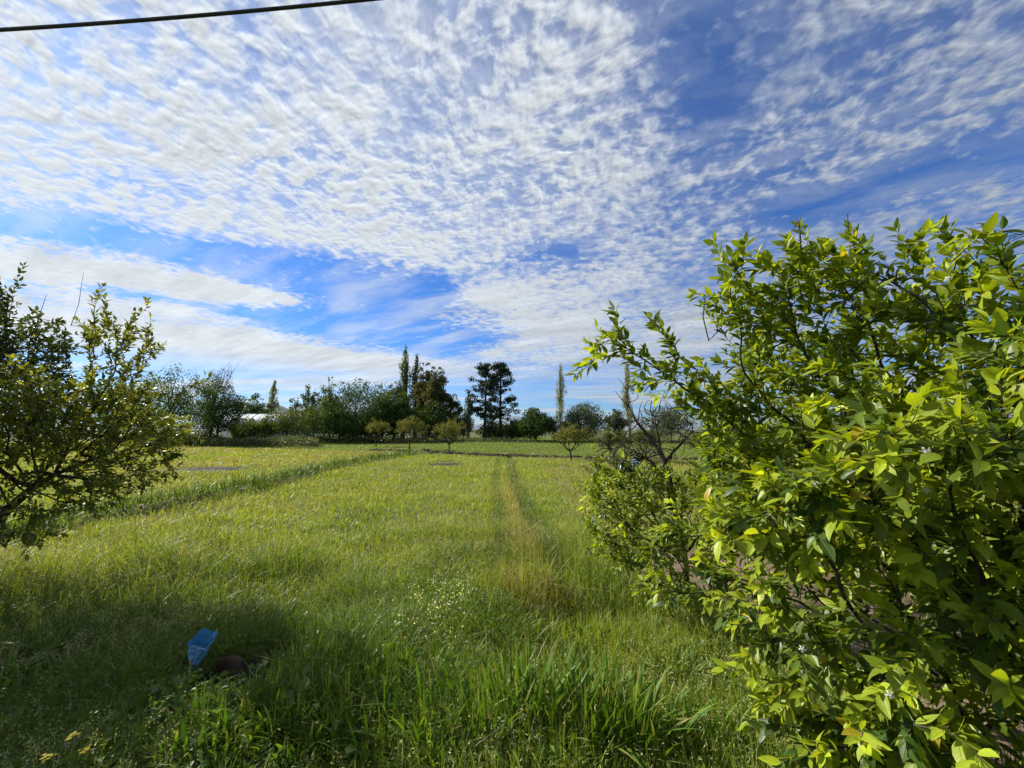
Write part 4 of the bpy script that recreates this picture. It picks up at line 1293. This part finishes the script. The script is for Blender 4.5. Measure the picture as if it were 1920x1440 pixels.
# ------------------------------------------------------------------ yellow flowers
M_YEL = simple_material('yellow_petal', (.80, .62, .03), (.88, .74, .08), 60, .6, bump_d=.0005)
for k, (px_, py_, lb_) in enumerate([(136, 1379, 'yellow flower cluster on the tallest stem of the three'), (159, 1409, 'yellow flower cluster lowest on the right of the three'), (87, 1423, 'small yellow flower cluster at the lower left of the three')]):
    r = np.random.default_rng(400 + k)
    c = at(px_, py_, 2.0); bz = float(ground_z(c[0], c[1]))
    root = empty('yellow_flower', (c[0] + .02, c[1], bz)); tag(root, lb_, 'flower', 'yellow wild flowers in the bottom left grass')
    g_ = Geo(); b_ = np.array(root.location)
    g_.tube([b_, b_ * .5 + c * .5 + [.015, 0, 0], c - [0, 0, .012]], [.0028, .0022, .0016], 5)
    for q in range(9):
        e = c + np.array([r.normal(0, .012), r.normal(0, .012), r.normal(0, .004)])
        g_.tube([c - [0, 0, .02], e], [.001, .0007], 4)
    g_.build('stem', M_TWIG, root)
    g2 = Geo()
    for q in range(16):
        e = c + np.array([r.normal(0, .009), r.normal(0, .009), .004 + r.normal(0, .006)])
        for w_ in range(4):
            a = w_ * 1.57 + q; d = np.array([math.cos(a), math.sin(a), .25]); s = np.array([-math.sin(a), math.cos(a), 0])
            L = .0075
            g2.add([e, e + d * L * .6 + s * L * .35, e + d * L, e + d * L * .6 - s * L * .35], [[0, 1, 2], [0, 2, 3]])
    g2.build('flower_head', M_YEL, root)

# ------------------------------------------------------------------ blue plastic bag
M_BAG, n = mat_new('blue_plastic')
tcn = n.new('ShaderNodeTexCoord')
fz = n.noise(tcn.outputs['Object'], 26, 4, .6, .6)
gb = n.new('ShaderNodeNewGeometry')
fz2 = n.noise(tcn.outputs['Object'], 70, 3, .6, .4)
out_c = n.mix(n.ss(n.m('ADD', fz, n.m('MULTIPLY', n.m('SUBTRACT', fz2, .5), .6)), .35, .65), (.16, .48, .72), (.50, .78, .92))
pb = principled(n, n.mix(gb.outputs['Backfacing'], out_c, n.mix(n.ss(fz, .3, .7), (.02, .13, .36), (.08, .34, .62))), .30, .5, fz, .06)
tl = n.new('ShaderNodeBsdfTranslucent'); tl.inputs[0].default_value = (.06, .35, .7, 1)
mx = n.new('ShaderNodeMixShader'); mx.inputs[0].default_value = .35
n.t.links.new(pb.outputs[0], mx.inputs[1]); n.t.links.new(tl.outputs[0], mx.inputs[2]); n.t.links.new(mx.outputs[0], n.out.inputs[0])
r = np.random.default_rng(61)
tipB = at(361, 1256, 3.05); top = at(379, 1198, 3.12)
axB = norm(top - tipB); LB = np.linalg.norm(top - tipB)
toc = norm(np.array([0, 0, CAM_H]) - top); sB = norm(np.cross(axB, toc)); uB = np.cross(sB, axB)
nu, nv = 56, 22
root = empty('plastic_bag', tipB); tag(root, 'crumpled blue plastic bag lying open in the shaded grass', 'plastic bag')
V = []
for j in range(nv):
    t = j / (nv - 1)
    R = .012 + .066 * t ** .75
    for i in range(nu):
        a = i / nu * 2 * math.pi
        cr = 1 + .13 * math.sin(5 * a + 3 * t) * t + .09 * math.sin(11 * a - 5 * t) + r.normal(0, .03) + .10 * math.sin(7 * a + 9 * t + 2 * math.sin(3 * a))
        open_ = t ** 3 * .03 * math.cos(a)
        V.append(tipB + axB * (LB * t * (1 + .10 * math.sin(3 * a + 1) * t) + open_ - .055 * t ** 3 * math.sin(a)) + sB * math.cos(a) * R * cr * .95 + uB * math.sin(a) * R * cr * .9)
F = [((j + 1) * nu + i, (j + 1) * nu + (i + 1) % nu, j * nu + (i + 1) % nu, j * nu + i) for j in range(nv - 1) for i in range(nu)]
mesh_obj('pouch', V, F, M_BAG, root, smooth=True)
g_ = Geo()
pf = [top + sB * q * .070 - axB * (.040 + .035 * (q + 1) * .5) + uB * (.060 + .01 * math.sin(q * 5)) for q in np.linspace(-.75, .6, 12)]
g_.tube(np.array(pf) + r.normal(0, .003, (12, 3)), [.010 + .004 * math.sin(k * 1.3) for k in range(12)], 7)
g_.build('rolled_edge', M_BAG, root)

# ------------------------------------------------------------------ the dark hollow: slab and pale stone
M_SLAB = simple_material('brown_slab', (.045, .028, .02), (.10, .065, .048), 9, .85, bump_d=.02)
M_STONE = simple_material('pale_stone', (.22, .24, .26), (.42, .44, .46), 16, .85, bump_d=.01)


def rock(name, c, s, mat, seed, label, cat, rot=0.0, sub=3, rough=.18):
    import bmesh
    bm = bmesh.new(); bmesh.ops.create_icosphere(bm, subdivisions=sub, radius=1.0)
    r = np.random.default_rng(seed)
    ph = r.random((6, 3)) * 6; fr = r.normal(0, 2.0, (6, 3))
    ca, sa_ = math.cos(rot), math.sin(rot)
    for v in bm.verts:
        p = np.array(v.co); k = 1 + rough * sum(math.sin(float((fr[q] * p).sum() + ph[q][0])) for q in range(6)) / 2.4
        p = np.sign(p) * np.abs(p) ** .8 * k * np.array(s)
        v.co = (p[0] * ca - p[2] * sa_, p[1], p[0] * sa_ + p[2] * ca)
    me = bpy.data.meshes.new(name); bm.to_mesh(me); bm.free()
    me.polygons.foreach_set('use_smooth', np.full(len(me.polygons), True)); me.materials.append(mat)
    o = bpy.data.objects.new(name, me); COL.objects.link(o); o.location = tuple(float(q) for q in c)
    tag(o, label, cat); return o


c = at(427, 1262, 3.22); rock('stone_slab', (c[0], c[1], c[2] - .02), (.15, .05, .14), M_SLAB, 71, 'dark brown slab leaning in the hollow in the grass', 'stone slab', .25, 4, .10)
c = at(447, 1306, 2.95); rock('stone', (c[0], c[1], c[2]), (.032, .03, .042), M_STONE, 72, 'small pale stone at the rim of the dark hollow', 'stone', .4)

# ------------------------------------------------------------------ pale blue plastic sheet heap far off
c = at(1182, 874, 18.5)
o = rock('plastic_sheet', (c[0], c[1], float(ground_z(c[0], c[1])) + .20), (.60, .38, .34), simple_material('pale_blue_plastic', (.42, .62, .78), (.60, .78, .88), 5, .4, .5, bump_d=.06), 73, 'pale blue plastic sheet heaped in the field behind the dead limbs', 'plastic sheet', 0, 4, .22)

# ------------------------------------------------------------------ overhead cable
M_CABLE, n = mat_new('black_cable')
tcn = n.new('ShaderNodeTexCoord'); wv = n.new('ShaderNodeTexWave'); wv.inputs['Scale'].default_value = 16; wv.bands_direction = 'DIAGONAL'
n.t.links.new(tcn.outputs['Object'], wv.inputs[0])
pb = principled(n, (.018, .018, .02), .45, .4, wv.outputs[0], .008)
n.t.links.new(pb.outputs[0], n.out.inputs[0])
P3 = np.array([at(0, 56, 3.3), at(345, 31.5, 3.3), at(690, -1, 3.3)])
cfx = np.polyfit(P3[:, 0], P3[:, 2], 2)
xs = np.linspace(-13, 11, 90)
g_ = Geo(); g_.tube(np.stack([xs, np.full(90, 3.3), np.polyval([max(cfx[0], .002)] + list(cfx[1:]), xs)], -1), .0165, 12)
o = g_.build('overhead_cable', M_CABLE); tag(o, 'thick black overhead cable crossing the upper left sky', 'cable')

# ------------------------------------------------------------------ plastic greenhouse behind the hedge
M_FILM = simple_material('greenhouse_film', (.62, .64, .66), (.78, .80, .82), .6, .35, .5, bump_d=.02)
M_HOOP = simple_material('galvanised_tube', (.35, .36, .37), (.5, .5, .52), 3, .5)
cg = at(430, 800, 74); x0, x1 = cg[0], at(560, 800, 74)[0]
root = empty('greenhouse', ((x0 + x1) / 2, 76, 0)); tag(root, 'long white plastic-covered greenhouse behind the hedge', 'greenhouse')
th = np.linspace(0, math.pi, 15)
def arch(x, s): return np.stack([np.full(15, x), 76 - np.cos(th) * 4.0 * s, 1.5 * np.sign(np.sin(th)).clip(0) * 0 + np.sin(th) ** .8 * 3.0 * s + 2.0 * (np.sin(th) > .02)], -1)
xs = np.linspace(x0, x1, 12); V = []; F = []
for i, x in enumerate(xs): V.append(arch(x, 1.0) + np.array([0, 0, -.06 if i % 2 else 0]))
F = [(i * 15 + j, i * 15 + j + 1, (i + 1) * 15 + j + 1, (i + 1) * 15 + j) for i in range(11) for j in range(14)]
mesh_obj('cover', np.concatenate(V), F, M_FILM, root)
for x in xs[::1]:
    g_ = Geo(); g_.tube(arch(x, 1.012), .04, 6); g_.build('hoop', M_HOOP, root)
for x in (x0, x1):
    a_ = arch(x, .995); g_ = Geo(); g_.add(np.concatenate([a_, [[x, 76, 0]]]), [(15, j, j + 1) for j in range(14)]); g_.build('end_wall', M_FILM, root)
